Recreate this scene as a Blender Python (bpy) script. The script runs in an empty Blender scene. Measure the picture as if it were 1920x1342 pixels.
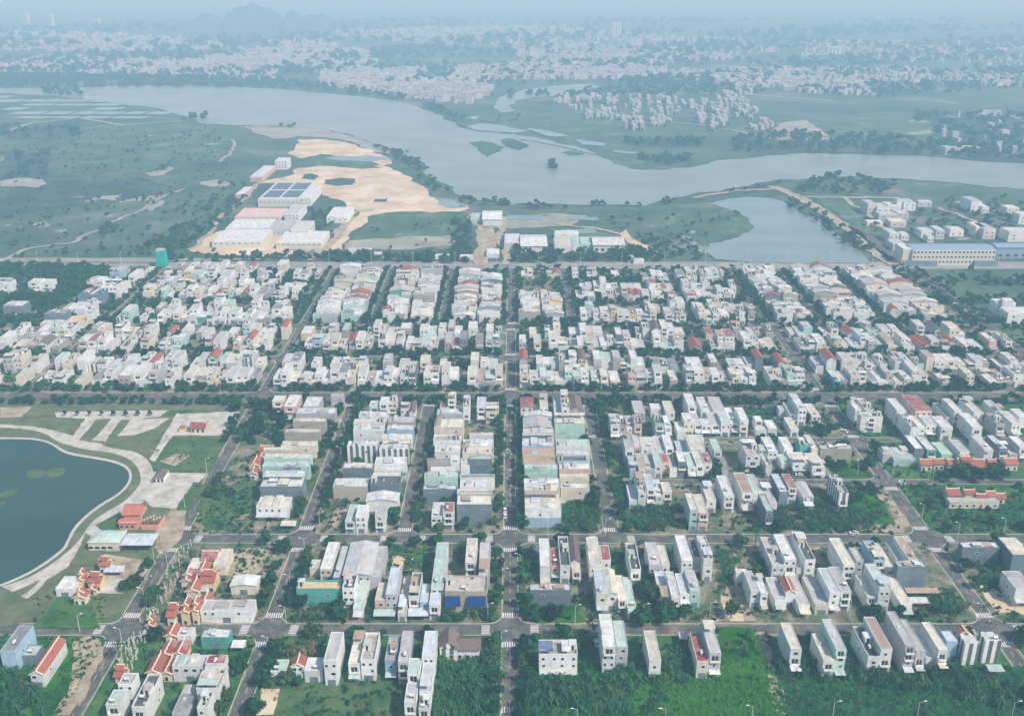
import bpy, math, random
import numpy as np
from mathutils import Vector, Matrix
from mathutils.geometry import tessellate_polygon
R = math.radians
rnd = random.Random(7)
rng = np.random.default_rng(11)
S = bpy.context.scene
C = S.collection

# ------------------------------------------------------------------ camera
F, YH, H, CX = 1850.0, -55.0, 250.0, 960.0
TH = math.atan((671 - YH) / F)
CT, ST = math.cos(TH), math.sin(TH)
cam = bpy.data.objects.new('camera', bpy.data.cameras.new('camera')); C.objects.link(cam)
cam.location = (0, 0, H); cam.rotation_euler = (math.pi / 2 - TH, 0, 0)
cam.data.sensor_width = 36; cam.data.sensor_fit = 'HORIZONTAL'; cam.data.lens = F / 1920 * 36
cam.data.clip_start = 1; cam.data.clip_end = 40000
S.camera = cam
# ------------------------------------------------------------------ world, sun, exposure
SUN_EL, SUN_AZ = 47, 128          # azimuth measured clockwise from +Y
w = bpy.data.worlds.new('World'); S.world = w; w.use_nodes = True
nt = w.node_tree; nt.nodes.clear()
sky = nt.nodes.new('ShaderNodeTexSky'); sky.sky_type = 'NISHITA'; sky.sun_disc = False
sky.sun_elevation = R(SUN_EL); sky.sun_rotation = R(SUN_AZ); sky.air_density = 1.0; sky.dust_density = 1.5
bg = nt.nodes.new('ShaderNodeBackground'); bg.inputs[1].default_value = 0.115
wo = nt.nodes.new('ShaderNodeOutputWorld')
nt.links.new(sky.outputs[0], bg.inputs[0]); nt.links.new(bg.outputs[0], wo.inputs[0])
sl = bpy.data.lights.new('sun', 'SUN'); sl.energy = 3.7; sl.angle = R(1.5); sl.color = (1, .96, .88)
so = bpy.data.objects.new('sun', sl); C.objects.link(so); so.location = (100, -100, 400)
sv = Vector((math.sin(R(SUN_AZ)) * math.cos(R(SUN_EL)), math.cos(R(SUN_AZ)) * math.cos(R(SUN_EL)), math.sin(R(SUN_EL))))
so.rotation_euler = sv.to_track_quat('Z', 'Y').to_euler()
S.view_settings.view_transform = 'Standard'; S.view_settings.look = 'None'
S.view_settings.exposure = 0.42; S.view_settings.gamma = 1
S.cycles.use_denoising = True
S.cycles.volume_bounces = 2
S.cycles.max_bounces = 6
HAZE = 0.00036

# ------------------------------------------------------------------ picture -> place
def at(px, py, h=0.0):
    """the point at height h that the photograph shows at (px, py)"""
    z = F * (H - h) / (CT * (py - YH))
    return ((px - CX) * z / F, (z - (H - h) * ST) / CT)
def row(Y, h=0.0):
    return YH + F * (H - h) / (CT * (Y * CT + (H - h) * ST))
def col(X, Y, h=0.0):
    return CX + F * X / (Y * CT + (H - h) * ST)

# ------------------------------------------------------------------ materials
MATS = {}
def new_mat(name):
    m = bpy.data.materials.new(name); m.use_nodes = True
    n = m.node_tree; b = n.nodes['Principled BSDF']
    b.inputs['Roughness'].default_value = .8
    b.inputs['Specular IOR Level'].default_value = .3
    MATS[name] = m
    return m, n, b
def tint(c, k): return tuple(min(1, v * k) for v in c)
def noise(n, vec, scale, detail=4, rough=.55):
    t = n.nodes.new('ShaderNodeTexNoise'); t.inputs['Scale'].default_value = scale
    t.inputs['Detail'].default_value = detail; t.inputs['Roughness'].default_value = rough
    if vec is not None: n.links.new(vec, t.inputs['Vector'])
    return t.outputs['Fac']
def ramp(n, fac, stops):
    r = n.nodes.new('ShaderNodeValToRGB'); e = r.color_ramp.elements
    while len(e) < len(stops): e.new(.5)
    for i, (p, c) in enumerate(stops):
        e[i].position = p; e[i].color = (*c, 1) if len(c) == 3 else c
    n.links.new(fac, r.inputs[0]); return r.outputs[0]
def mixc(n, a, b, fac, mode='MIX'):
    m = n.nodes.new('ShaderNodeMix'); m.data_type = 'RGBA'; m.blend_type = mode
    for s, v in ((0, fac), (6, a), (7, b)):
        if isinstance(v, (int, float)): m.inputs[s].default_value = v
        elif isinstance(v, tuple): m.inputs[s].default_value = (*v, 1)
        else: n.links.new(v, m.inputs[s])
    return m.outputs[2]
def pos(n, scale=(1, 1, 1), obj=False):
    if obj:
        g = n.nodes.new('ShaderNodeTexCoord').outputs['Object']
    else:
        g = n.nodes.new('ShaderNodeNewGeometry').outputs['Position']
    m = n.nodes.new('ShaderNodeVectorMath'); m.operation = 'MULTIPLY'; m.inputs[1].default_value = scale
    n.links.new(g, m.inputs[0]); return m.outputs[0]
def orand(n, lo, hi):
    o = n.nodes.new('ShaderNodeObjectInfo'); m = n.nodes.new('ShaderNodeMapRange')
    m.inputs[3].default_value = lo; m.inputs[4].default_value = hi
    n.links.new(o.outputs['Random'], m.inputs[0]); return m.outputs[0]
def bump(n, b, fac, dist, strength=.6):
    u = n.nodes.new('ShaderNodeBump'); u.inputs['Distance'].default_value = dist; u.inputs['Strength'].default_value = strength
    n.links.new(fac, u.inputs['Height']); n.links.new(u.outputs[0], b.inputs['Normal'])
def scalec(n, c, f):
    m = n.nodes.new('ShaderNodeVectorMath'); m.operation = 'SCALE'
    if isinstance(c, tuple): m.inputs[0].default_value = c
    else: n.links.new(c, m.inputs[0])
    n.links.new(f, m.inputs['Scale']); return m.outputs[0]

def wall_mat(name, c, dirt=.5):
    m, n, b = new_mat(name)
    stain = noise(n, pos(n, (.9, .9, .16)), 1.0, 5, .65)
    d = ramp(n, stain, [(.42, tint(c, 1.0)), (.62, tint(c, .86)), (.8, tint((c[0], c[1] * .97, c[2] * .9), 1 - dirt))])
    b.inputs['Roughness'].default_value = .85
    big = noise(n, pos(n, (.12, .12, .3)), 1.0, 4, .6)
    d = mixc(n, d, tint((c[0], c[1], c[2] * .95), .62), ramp(n, big, [(.5, (0, 0, 0)), (.68, (.75, .75, .75))]))
    n.links.new(scalec(n, d, orand(n, .84, 1.08)), b.inputs['Base Color'])
def metal_mat(name, c, rust=.0):
    m, n, b = new_mat(name)
    p = pos(n, (1, 1, 1), True)
    wv = n.nodes.new('ShaderNodeTexWave'); wv.inputs['Scale'].default_value = .55; wv.bands_direction = 'X'
    wv.inputs['Distortion'].default_value = 0
    n.links.new(p, wv.inputs['Vector'])
    base = mixc(n, tint(c, .84), tint(c, 1.05), wv.outputs['Fac'])
    st = noise(n, pos(n, (.25, .25, .25)), 1.0, 6, .7)
    st2 = noise(n, pos(n, (1.2, .12, 1)), 1.0, 4, .6)
    fl_ = n.nodes.new('ShaderNodeVectorMath'); fl_.operation = 'FLOOR'; n.links.new(pos(n, (.85, .22, .0)), fl_.inputs[0])
    wn = n.nodes.new('ShaderNodeTexWhiteNoise'); n.links.new(fl_.outputs[0], wn.inputs['Vector'])
    base = mixc(n, base, tint(c, .72), ramp(n, wn.outputs['Value'], [(.55, (0, 0, 0)), (.95, (.85, .85, .85))]))
    dirt = ramp(n, st, [(.42, (0, 0, 0)), (.64, (.7, .7, .7))])
    base = mixc(n, base, tint((.42, .38, .32), .9), dirt)
    d2 = ramp(n, st2, [(.55, (0, 0, 0)), (.75, (.5 + rust * .5,) * 3)])
    base = mixc(n, base, (.30, .17, .09) if rust else tint(c, .6), d2)
    b.inputs['Roughness'].default_value = .5
    n.links.new(scalec(n, base, orand(n, .85, 1.08)), b.inputs['Base Color'])
    bump(n, b, wv.outputs['Fac'], .05, .5)
def tile_mat(name, c):
    m, n, b = new_mat(name)
    wv = n.nodes.new('ShaderNodeTexWave'); wv.inputs['Scale'].default_value = .9; wv.bands_direction = 'X'
    n.links.new(pos(n, (1, 1, 1), True), wv.inputs['Vector'])
    st = noise(n, pos(n, (.5, .5, .5)), 1.2, 6, .7)
    base = mixc(n, tint(c, .8), tint(c, 1.1), wv.outputs['Fac'])
    base = mixc(n, base, tint(c, .45), ramp(n, st, [(.5, (0, 0, 0)), (.75, (.8, .8, .8))]))
    n.links.new(scalec(n, base, orand(n, .85, 1.1)), b.inputs['Base Color'])
    bump(n, b, wv.outputs['Fac'], .08)
def flat_mat(name, c, rough=.8, spec=.3, var=.15, sc=1.0):
    m, n, b = new_mat(name)
    f = noise(n, pos(n, (sc, sc, sc)), 1.0, 4)
    n.links.new(ramp(n, f, [(.3, tint(c, 1 - var)), (.7, tint(c, 1 + var))]), b.inputs['Base Color'])
    b.inputs['Roughness'].default_value = rough; b.inputs['Specular IOR Level'].default_value = spec
def terrace_mat(name, a, bcol):
    m, n, b = new_mat(name)
    f = noise(n, pos(n, (.5, .5, .5)), 1.0, 6, .7)
    n.links.new(scalec(n, ramp(n, f, [(.35, a), (.55, tint(a, .8)), (.72, bcol)]), orand(n, .75, 1.15)), b.inputs['Base Color'])
def stripe_mat(name, a, bcol):
    m, n, b = new_mat(name)
    p = n.nodes.new('ShaderNodeTexCoord').outputs['Object']
    sp = n.nodes.new('ShaderNodeSeparateXYZ'); n.links.new(p, sp.inputs[0])
    ad = n.nodes.new('ShaderNodeMath'); ad.operation = 'ADD'; n.links.new(sp.outputs[0], ad.inputs[0]); n.links.new(sp.outputs[1], ad.inputs[1])
    mo = n.nodes.new('ShaderNodeMath'); mo.operation = 'MODULO'; n.links.new(ad.outputs[0], mo.inputs[0]); mo.inputs[1].default_value = 3.1
    g = n.nodes.new('ShaderNodeMath'); g.operation = 'GREATER_THAN'; n.links.new(mo.outputs[0], g.inputs[0]); g.inputs[1].default_value = 1.5
    st = noise(n, pos(n, (.9, .9, .16)), 1.0, 5, .65)
    base = mixc(n, a, bcol, g.outputs[0])
    base = mixc(n, base, (.25, .24, .2), ramp(n, st, [(.55, (0, 0, 0)), (.8, (.5, .5, .5))]))
    n.links.new(base, b.inputs['Base Color'])

WALL = dict(w=(.70, .74, .72), g=(.46, .48, .50), G=(.16, .21, .25), c=(.66, .63, .52), m=(.42, .62, .55), e=(.10, .36, .30),
            p=(.62, .46, .41), b=(.35, .50, .62), y=(.66, .54, .30), n=(.40, .38, .33), B=(.05, .10, .28))
WNAME = dict(w='white', g='grey', G='slate grey', c='cream', m='mint green', e='teal', p='pink', b='pale blue', y='yellow', n='bare concrete', s='striped', B='dark blue')
ROOF = dict(w=(.70, .745, .74), g=(.50, .52, .53), G=(.20, .22, .24), m=(.45, .62, .56), c=(.68, .67, .56), b=(.55, .64, .72), B=(.03, .12, .32))
RNAME = dict(w='white sheet', g='grey sheet', G='dark grey sheet', m='mint sheet', c='cream sheet', b='pale blue sheet', B='deep blue sheet',
             r='maroon', t='red tiled', k='blackened flat', o='rusty', n='concrete terrace', q='tan boarded', u='brown tiled')
for k, c in WALL.items(): wall_mat('wall_' + k, c, .55 if k != 'n' else .5)
for k, c in ROOF.items(): metal_mat('roof_' + k, c)
metal_mat('roof_o', (.44, .31, .23), .9)
metal_mat('roof_r', (.30, .05, .06))
tile_mat('roof_t', (.34, .115, .08)); tile_mat('roof_u', (.17, .13, .12))
terrace_mat('roof_n', (.50, .47, .42), (.14, .14, .13)); terrace_mat('roof_k', (.12, .13, .13), (.04, .045, .045))
terrace_mat('roof_q', (.66, .52, .32), (.28, .2, .12))
stripe_mat('wall_s', (.72, .73, .70), (.09, .13, .12))
flat_mat('glass', (.025, .035, .04), .15, .6, .3)
flat_mat('opening', (.03, .035, .035), .9, .1)
flat_mat('frame', (.78, .78, .75), .5)
flat_mat('shutter', (.16, .2, .24), .5, .4, .3, .3)
flat_mat('steel', (.62, .64, .66), .3, .7)
flat_mat('dark_metal', (.06, .065, .07), .5)
flat_mat('concrete', (.45, .43, .38), .9, .2, .2)
flat_mat('cream_trim', (.74, .66, .48), .8)
flat_mat('temple_wall', (.64, .50, .31), .8, .2, .2)
flat_mat('stone_post', (.46, .45, .40), .9, .2, .35)
flat_mat('bark', (.12, .09, .06), .95, .1)
flat_mat('blue_tarp', (.015, .05, .22), .5)
flat_mat('teal_net', (.01, .36, .28), .8, .1, .12, .4)
flat_mat('panel_blue', (.035, .045, .07), .2, .7, .3, .6)
flat_mat('car_white', (.75, .76, .77), .25, .6, .02); flat_mat('car_dark', (.02, .025, .04), .25, .6, .1)
flat_mat('car_silver', (.4, .42, .44), .25, .6, .05); flat_mat('rubber', (.02, .02, .02), .9)
flat_mat('factory_wall', (.56, .56, .47), .8, .2, .1)
flat_mat('factory_blue', (.22, .31, .42), .5)
flat_mat('cloth_red', (.35, .03, .03)); flat_mat('skin', (.35, .2, .13))

def foliage(name, a, b_, rough=.75, sc=.35):
    m, n, b = new_mat(name)
    f = noise(n, pos(n, (sc, sc, sc)), 1.0, 5, .7)
    f2 = noise(n, pos(n, (.03, .03, .03)), 1.0, 2)
    c = ramp(n, f, [(.35, a), (.65, b_)])
    c = mixc(n, c, tint(b_, 1.1), ramp(n, f2, [(.45, (0, 0, 0)), (.7, (.6, .6, .6))]))
    n.links.new(scalec(n, c, orand(n, .7, 1.25)), b.inputs['Base Color'])
    b.inputs['Roughness'].default_value = rough
    b.inputs['Specular IOR Level'].default_value = .25
foliage('leaf_dark', (.003, .026, .014), (.008, .062, .026))
foliage('leaf_mid', (.006, .050, .018), (.018, .105, .030))
foliage('leaf_lime', (.010, .080, .008), (.040, .165, .014))
foliage('leaf_olive', (.022, .055, .016), (.055, .11, .03))
foliage('leaf_dry', (.10, .09, .05), (.16, .13, .075))
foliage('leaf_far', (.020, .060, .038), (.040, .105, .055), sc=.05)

def ground_mat(name, stops, sc=.06, sc2=.8, bumpd=.4):
    m, n, b = new_mat(name)
    f = noise(n, pos(n, (sc, sc, sc)), 1.0, 8, .68)
    f2 = noise(n, pos(n, (sc2, sc2, sc2)), 1.0, 6, .7)
    mx = n.nodes.new('ShaderNodeMath'); mx.operation = 'MULTIPLY_ADD'
    n.links.new(f2, mx.inputs[0]); mx.inputs[1].default_value = .35; n.links.new(f, mx.inputs[2])
    sb = n.nodes.new('ShaderNodeMath'); sb.operation = 'SUBTRACT'; n.links.new(mx.outputs[0], sb.inputs[0]); sb.inputs[1].default_value = .175
    n.links.new(ramp(n, sb.outputs[0], stops), b.inputs['Base Color'])
    b.inputs['Roughness'].default_value = .95; b.inputs['Specular IOR Level'].default_value = .15
    bump(n, b, f2, bumpd)
ground_mat('land', [(.34, (.025, .055, .045)), (.46, (.05, .09, .06)), (.57, (.085, .125, .085)), (.70, (.22, .21, .17))], .006, .05, 1)
ground_mat('lot_dirt', [(.34, (.035, .085, .035)), (.45, (.07, .12, .055)), (.53, (.17, .165, .12)), (.66, (.34, .29, .22))], .07, 1.0)
ground_mat('lot_green', [(.32, (.015, .060, .02)), (.5, (.035, .12, .03)), (.66, (.09, .16, .05)), (.80, (.28, .24, .16))], .07, 1.0)
ground_mat('grass_lime', [(.35, (.008, .062, .006)), (.5, (.020, .11, .008)), (.65, (.055, .175, .014))], .07, 1.2)
ground_mat('grass_deep', [(.35, (.004, .042, .018)), (.5, (.010, .078, .026)), (.65, (.03, .12, .035))], .06, 1.2)
ground_mat('grass_dull', [(.35, (.075, .11, .055)), (.5, (.11, .14, .07)), (.65, (.16, .17, .10))], .1, 1.5)
ground_mat('lawn', [(.35, (.035, .095, .035)), (.5, (.06, .125, .045)), (.66, (.13, .15, .075))], .1, 1.0)
ground_mat('sand', [(.35, (.40, .32, .21)), (.5, (.54, .45, .31)), (.66, (.66, .59, .45))], .03, .3)
ground_mat('dirt', [(.35, (.22, .18, .13)), (.5, (.34, .29, .21)), (.66, (.46, .41, .32))], .12, 1.0)
ground_mat('field_dark', [(.32, (.022, .045, .045)), (.5, (.04, .07, .062)), (.60, (.06, .10, .075)), (.72, (.16, .18, .15))], .02, .16)
ground_mat('field_green', [(.32, (.03, .07, .048)), (.46, (.055, .105, .06)), (.58, (.085, .135, .08)), (.70, (.20, .22, .17))], .02, .16)
ground_mat('field_pale', [(.35, (.20, .21, .16)), (.55, (.3, .3, .25)), (.7, (.42, .41, .35))], .03, .15)
ground_mat('paving', [(.35, (.30, .30, .26)), (.5, (.44, .43, .38)), (.66, (.55, .54, .48))], .15, 1.5, .05)
ground_mat('asphalt', [(.34, (.062, .070, .066)), (.47, (.092, .10, .094)), (.56, (.13, .13, .12)), (.64, (.20, .185, .15))], .16, 1.1, .05)
ground_mat('kerb', [(.35, (.38, .37, .34)), (.66, (.52, .5, .46))], .2, 1.0, .02)
ground_mat('paint', [(.42, (.74, .74, .72)), (.66, (.5, .5, .49)), (.74, (.2, .2, .2))], .6, 3.0, .01)
ground_mat('rock', [(.35, (.035, .06, .05)), (.66, (.08, .11, .09))], .02, .06, 2)
def water_mat(name, c, rough, sc):
    m, n, b = new_mat(name)
    f = noise(n, pos(n, (sc, sc * 2, sc)), 1.0, 5)
    f3 = noise(n, pos(n, (.012, .02, .012)), 1.0, 3)
    n.links.new(ramp(n, f3, [(.3, tint(c, .80)), (.7, tint(c, 1.14))]), b.inputs['Base Color'])
    b.inputs['Roughness'].default_value = rough; b.inputs['Specular IOR Level'].default_value = .4
    bump(n, b, f, .12, .35)
water_mat('river_water', (.22, .26, .235), .3, .25)
water_mat('pond_water', (.19, .25, .24), .2, .3)
water_mat('lagoon_water', (.030, .064, .048), .22, .5)

# ------------------------------------------------------------------ object helpers
def link(o, label=None, cat=None, group=None, kind=None, parent=None):
    C.objects.link(o)
    if parent is not None: o.parent = parent
    if label: o['label'] = label
    if cat: o['category'] = cat
    if group: o['group'] = group
    if kind: o['kind'] = kind
    return o
def empty(name, loc, label, cat, group=None, rz=0):
    o = bpy.data.objects.new(name, None); o.location = loc; o.rotation_euler = (0, 0, rz); o.empty_display_size = 1
    return link(o, label, cat, group)
class MB:
    def __init__(s): s.v = []; s.f = []; s.m = []
    def quad(s, a, b, c, d, m):
        i = len(s.v); s.v += [a, b, c, d]; s.f.append((i, i + 1, i + 2, i + 3)); s.m.append(m)
    def poly(s, pts, m):
        i = len(s.v); s.v += pts; s.f.append(tuple(range(i, i + len(pts)))); s.m.append(m)
    def box(s, x0, x1, y0, y1, z0, z1, m, top=None, bottom=False):
        s.hexa([(x0, y0, z0), (x1, y0, z0), (x1, y1, z0), (x0, y1, z0)], [(x0, y0, z1), (x1, y0, z1), (x1, y1, z1), (x0, y1, z1)], m, top)
    def hexa(s, lo, hi, m, top=None):
        i = len(s.v); s.v += lo + hi; k = len(lo)
        s.f.append(tuple(range(i + k - 1, i - 1, -1))); s.m.append(m)
        s.f.append(tuple(range(i + k, i + 2 * k))); s.m.append(top or m)
        for a in range(k):
            b = (a + 1) % k
            s.f.append((i + a, i + b, i + k + b, i + k + a)); s.m.append(m)
    def tube(s, p0, p1, r0, r1, m, n=6):
        p0 = Vector(p0); p1 = Vector(p1); d = (p1 - p0).normalized()
        u = d.orthogonal().normalized(); w_ = d.cross(u)
        lo = [tuple(p0 + (u * math.cos(2 * math.pi * k / n) + w_ * math.sin(2 * math.pi * k / n)) * r0) for k in range(n)]
        hi = [tuple(p1 + (u * math.cos(2 * math.pi * k / n) + w_ * math.sin(2 * math.pi * k / n)) * r1) for k in range(n)]
        s.hexa(lo, hi, m)
    def add(s, o, dx, dy, dz):
        i = len(s.v); s.v += [(a + dx, b + dy, c + dz) for a, b, c in o.v]
        s.f += [tuple(j + i for j in f) for f in o.f]; s.m += o.m
    def mesh(s, name):
        me = bpy.data.meshes.new(name); me.from_pydata(s.v, [], s.f)
        names = sorted(set(s.m)); idx = {k: i for i, k in enumerate(names)}
        for k in names: me.materials.append(MATS[k])
        me.polygons.foreach_set('material_index', [idx[k] for k in s.m]); me.update()
        return me
    def build(s, name, parent=None, **kw):
        return link(bpy.data.objects.new(name, s.mesh(name)), parent=parent, **kw)

def jag(pts, amp, seed=0, step=None, closed=True):
    """fractal outline: subdivide the edges and push the points about (world metres)"""
    r = random.Random(seed); P = [Vector(p) for p in pts]
    for it in range(3):
        Q = []
        for i in range(len(P) if closed else len(P) - 1):
            a, b = P[i], P[(i + 1) % len(P)]; L = (b - a).length
            Q.append(a)
            if L > 6:
                n = Vector((-(b - a).y, (b - a).x)).normalized()
                Q.append((a + b) / 2 + n * r.uniform(-1, 1) * min(amp, L * .14))
        if not closed: Q.append(P[-1])
        P = Q
    return [tuple(p) for p in P]
def smooth(pts, it=2):
    P = [Vector(p) for p in pts]
    for _ in range(it):
        Q = []
        for i in range(len(P)):
            a, b = P[i], P[(i + 1) % len(P)]
            Q += [a * .75 + b * .25, a * .25 + b * .75]
        P = Q
    return [tuple(p) for p in P]
def sheet(name, pts, z, mat, kind='structure', parent=None, **kw):
    tri = tessellate_polygon([[Vector((p[0], p[1], 0)) for p in pts]])
    me = bpy.data.meshes.new(name)
    V = [(p[0], p[1], z) for p in pts]; Fs = []
    for t in tri:
        a, b, c = (Vector(V[i]) for i in t)
        Fs.append(tuple(t) if (b - a).cross(c - a).z > 0 else tuple(reversed(t)))
    me.from_pydata(V, [], Fs); me.materials.append(MATS[mat]); me.update()
    return link(bpy.data.objects.new(name, me), kind=kind, parent=parent, **kw)
def px(pts): return [at(a, b) for a, b in pts]
def nums(s): 
    v = [float(t) for t in s.replace(',', ' ').split()]
    return list(zip(v[::2], v[1::2]))
def strip(line, wd):
    """a ribbon along a line of world points"""
    L, Rr = [], []
    P = [Vector(p) for p in line]
    for i, p in enumerate(P):
        d = (P[min(i + 1, len(P) - 1)] - P[max(i - 1, 0)]).normalized(); n = Vector((-d.y, d.x))
        k = wd if isinstance(wd, (int, float)) else wd[0] + (wd[1] - wd[0]) * i / (len(P) - 1)
        L.append(tuple(p + n * k / 2)); Rr.append(tuple(p - n * k / 2))
    return L + Rr[::-1]

def quads_mesh(name, V, matidx, mats):
    """V: (4n,3) array of loose quads"""
    n = len(V) // 4
    me = bpy.data.meshes.new(name)
    me.vertices.add(4 * n); me.vertices.foreach_set('co', V.astype(np.float32).ravel())
    me.loops.add(4 * n); me.loops.foreach_set('vertex_index', np.arange(4 * n, dtype=np.int32))
    me.polygons.add(n); me.polygons.foreach_set('loop_start', np.arange(0, 4 * n, 4, dtype=np.int32))
    me.polygons.foreach_set('loop_total', np.full(n, 4, dtype=np.int32))
    for m in mats: me.materials.append(MATS[m])
    me.polygons.foreach_set('material_index', matidx.astype(np.int32)); me.update(); me.validate()
    return me

# ------------------------------------------------------------------ THE GROUND
RECTS = []      # footprints that plants keep clear of
def S_(name, s, z, mat, amp=6, seed=1, sm=0, **kw):
    p = px(nums(s))
    p = smooth(p, sm) if sm else jag(p, amp, seed)
    return sheet(name, p, z, mat, **kw)
sheet('ground', [(-8800, 60), (8800, 60), (8800, 12800), (-8800, 12800)], 0, 'land')

# fields and open land beyond the main road
FIELDS = [
 ('field_dark', '0,338 60,334 120,330 190,330 255,335 300,345 330,352 320,372 230,376 160,382 60,400 0,410', 25),
 ('field_dark', '0,285 40,282 90,285 110,300 96,322 50,345 0,335', 20),
 ('field_green', '0,250 60,262 140,240 230,228 330,232 430,240 440,262 425,300 330,315 230,312 180,320 120,300 100,282 50,282 0,280', 20),
 ('field_green', '98,330 118,304 188,318 160,327', 4),
 ('field_green', '240,470 300,435 360,400 400,350 420,320 440,330 455,345 440,375 400,410 350,450 290,482 230,488', 10),
 ('field_dark', '0,228 90,232 150,235 155,250 120,262 40,262 0,255', 10),
 ('field_pale', '0,340 30,334 75,336 88,345 70,352 20,350 0,349', 4),
 ('field_pale', '180,368 230,365 218,376 200,374 160,379', 4), ('field_pale', '225,378 260,370 305,366 300,372 262,377 222,381', 3),
 ('field_pale', '270,325 300,320 330,316 310,328 280,331', 4), ('field_pale', '375,342 410,336 435,345 420,352 392,350', 4),
 ('field_pale', '60,420 85,415 95,424 75,428', 3), ('field_pale', '100,432 125,430 120,436', 3), ('field_pale', '265,392 300,376 312,378 286,396', 3),
 ('field_green', '1530,220 1640,208 1730,212 1760,232 1740,262 1640,268 1560,255', 15),
 ('field_pale', '1700,228 1760,221 1758,228 1705,232', 4), ('field_pale', '1698,250 1745,243 1745,252 1710,253', 4),
 ('field_dark', '1750,215 1920,218 1920,300 1800,290 1740,285 1760,260', 20),
 ('field_dark', '1440,258 1560,262 1700,262 1800,268 1920,285 1920,305 1750,294 1600,287 1480,288 1400,296 1330,300', 8),
 ('field_pale', '1455,232 1510,225 1540,245 1565,262 1500,265 1450,262', 8),
 ('field_green', '1130,262 1300,270 1420,285 1400,296 1330,306 1240,318 1180,316 1130,298', 8),
 ('field_green', '960,205 1100,215 1180,225 1330,240 1330,256 1180,258 1050,248 1000,235 950,225', 12),
 ('field_dark', '1160,262 1310,265 1320,275 1240,279 1165,272', 5), ('field_dark', '1195,296 1235,290 1290,292 1298,302 1260,312 1215,306', 4),
 ('field_green', '1380,395 1430,425 1400,445 1340,455 1250,440 1200,420 1100,408 1180,395 1260,385 1330,378', 6),
 ('field_green', '1530,370 1600,372 1720,470 1700,478 1640,450', 5),
 ('field_green', '700,402 870,398 866,440 840,468 760,472 650,470 680,432', 3),
 ('field_pale', '655,452 745,446 850,442 845,462 760,468 650,470', 4),
 ('field_green', '1740,518 1920,516 1920,600 1850,570 1790,545', 5),
 ('field_green', '1870,600 1920,590 1920,650', 3),
 ('field_dark', '0,500 110,497 200,505 210,520 140,545 80,575 0,600', 6),
 ('field_green', '1380,515 1430,520 1440,545 1420,560 1390,540', 3),
 ('field_pale', '880,400 960,410 1040,400 1100,405 1060,425 960,430 890,425', 4),
]
for i, (m, s, a) in enumerate(FIELDS): S_('field', s, .05 + i * .012, m, a, i)
S_('sand', '460,238 560,238 640,250 700,268 735,290 700,285 640,262 560,256 520,262 480,252', .60, 'field_pale', 6, 3)
S_('sand', '540,290 560,262 600,262 650,268 700,282 725,295 735,305 720,312 690,300 640,296 600,290 560,298', .62, 'sand', 6, 4)
S_('sand', '480,345 545,330 560,316 640,311 730,314 770,340 805,362 832,378 868,385 880,392 862,398 760,398 700,404 680,425 655,440 636,472 610,490 598,488 640,430 668,395 650,385 600,360 545,350 520,345', .64, 'sand', 6, 5)
S_('sand', '355,472 400,440 430,430 450,440 470,452 520,440 540,470 600,480 560,484 420,480', .66, 'sand', 5, 6)
S_('grass', '610,338 640,334 668,336 664,348 630,350 608,346', .68, 'field_dark', 3, 7, kind='structure')
S_('grass', '565,328 585,326 598,333 590,338 567,336', .69, 'field_dark', 3, 8, kind='structure')
S_('grass', '600,300 660,305 720,316 680,318 600,310', .70, 'field_green', 4, 9, kind='structure')
S_('sand', '895,430 920,428 935,445 930,460 915,490 910,500 890,500 885,480 895,455', .66, 'dirt', 2, 10)
S_('path', '1160,440 1175,432 1185,448 1215,462 1245,480 1240,486 1205,470 1175,455', .67, 'sand', 1, 11)

# water
river = '0,166 150,165 300,160 420,163 560,171 640,179 700,185 750,192 790,203 830,218 856,236 900,246 960,252 1020,262 1080,275 1130,298 1180,318 1240,320 1330,308 1400,298 1480,290 1600,290 1750,296 1920,308 2050,318 2050,370 1920,356 1800,345 1700,337 1560,332 1470,338 1380,354 1300,364 1230,380 1210,387 1120,385 980,382 960,386 900,377 850,360 810,335 795,320 790,305 755,282 700,270 640,250 560,238 470,236 380,234 330,215 300,205 200,192 100,180 0,176 -100,176 -100,167'
S_('river', river, .75, 'river_water', 9, 21)
S_('river', '935,190 945,180 985,168 1050,161 1110,158 1125,163 1060,178 1000,184 965,190 955,200 965,208 940,212 928,205', .72, 'river_water', 6, 22)
S_('pond', '1345,378 1395,371 1450,374 1480,388 1530,410 1580,450 1625,485 1632,495 1500,497 1400,492 1340,488 1322,475 1330,458 1390,440 1412,425 1405,412 1370,395 1335,384', .72, 'pond_water', 5, 23)
for k, s in enumerate(['610,296 690,292 740,300 700,304 640,303', '865,240 900,232 950,236 1000,245 960,250 900,246', '870,222 900,218 895,226', '1080,262 1130,268 1135,276 1090,272', '1150,282 1196,286 1190,290 1150,286',
                       '990,241 1030,246 1070,256 1040,258 1000,250', '815,372 870,382 878,390 850,392 820,382', '950,405 1020,404 1018,415 948,414', '1060,407 1120,408 1126,414 1064,413', '1280,442 1296,446 1320,465 1325,478 1300,468', '1055,432 1118,430 1120,438 1062,440']):
    S_('pond', s, .74 + k * .002, 'pond_water', 4, 40 + k)
for k, s in enumerate(['880,268 905,265 928,270 946,278 930,288 914,296 900,287 896,278', '935,264 955,260 975,266 993,276 972,284 948,276', '1050,288 1075,284 1100,291 1070,293', '1028,312 1040,308 1047,314 1038,318']):
    S_('island', s, .95 + k * .01, 'field_dark' if k == 1 else 'lot_green', 3, 60 + k)
for k, (s, wd) in enumerate([('975,263 1030,272 1080,284 1140,296', 5), ('860,237 910,248 960,252', 6), ('900,226 960,240 1010,252 1060,262', 5)]):
    sheet('embankment', strip(jag(px(nums(s)), 5, k, closed=False), wd), 1.0 + k * .01, 'field_dark', kind='structure')
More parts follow.
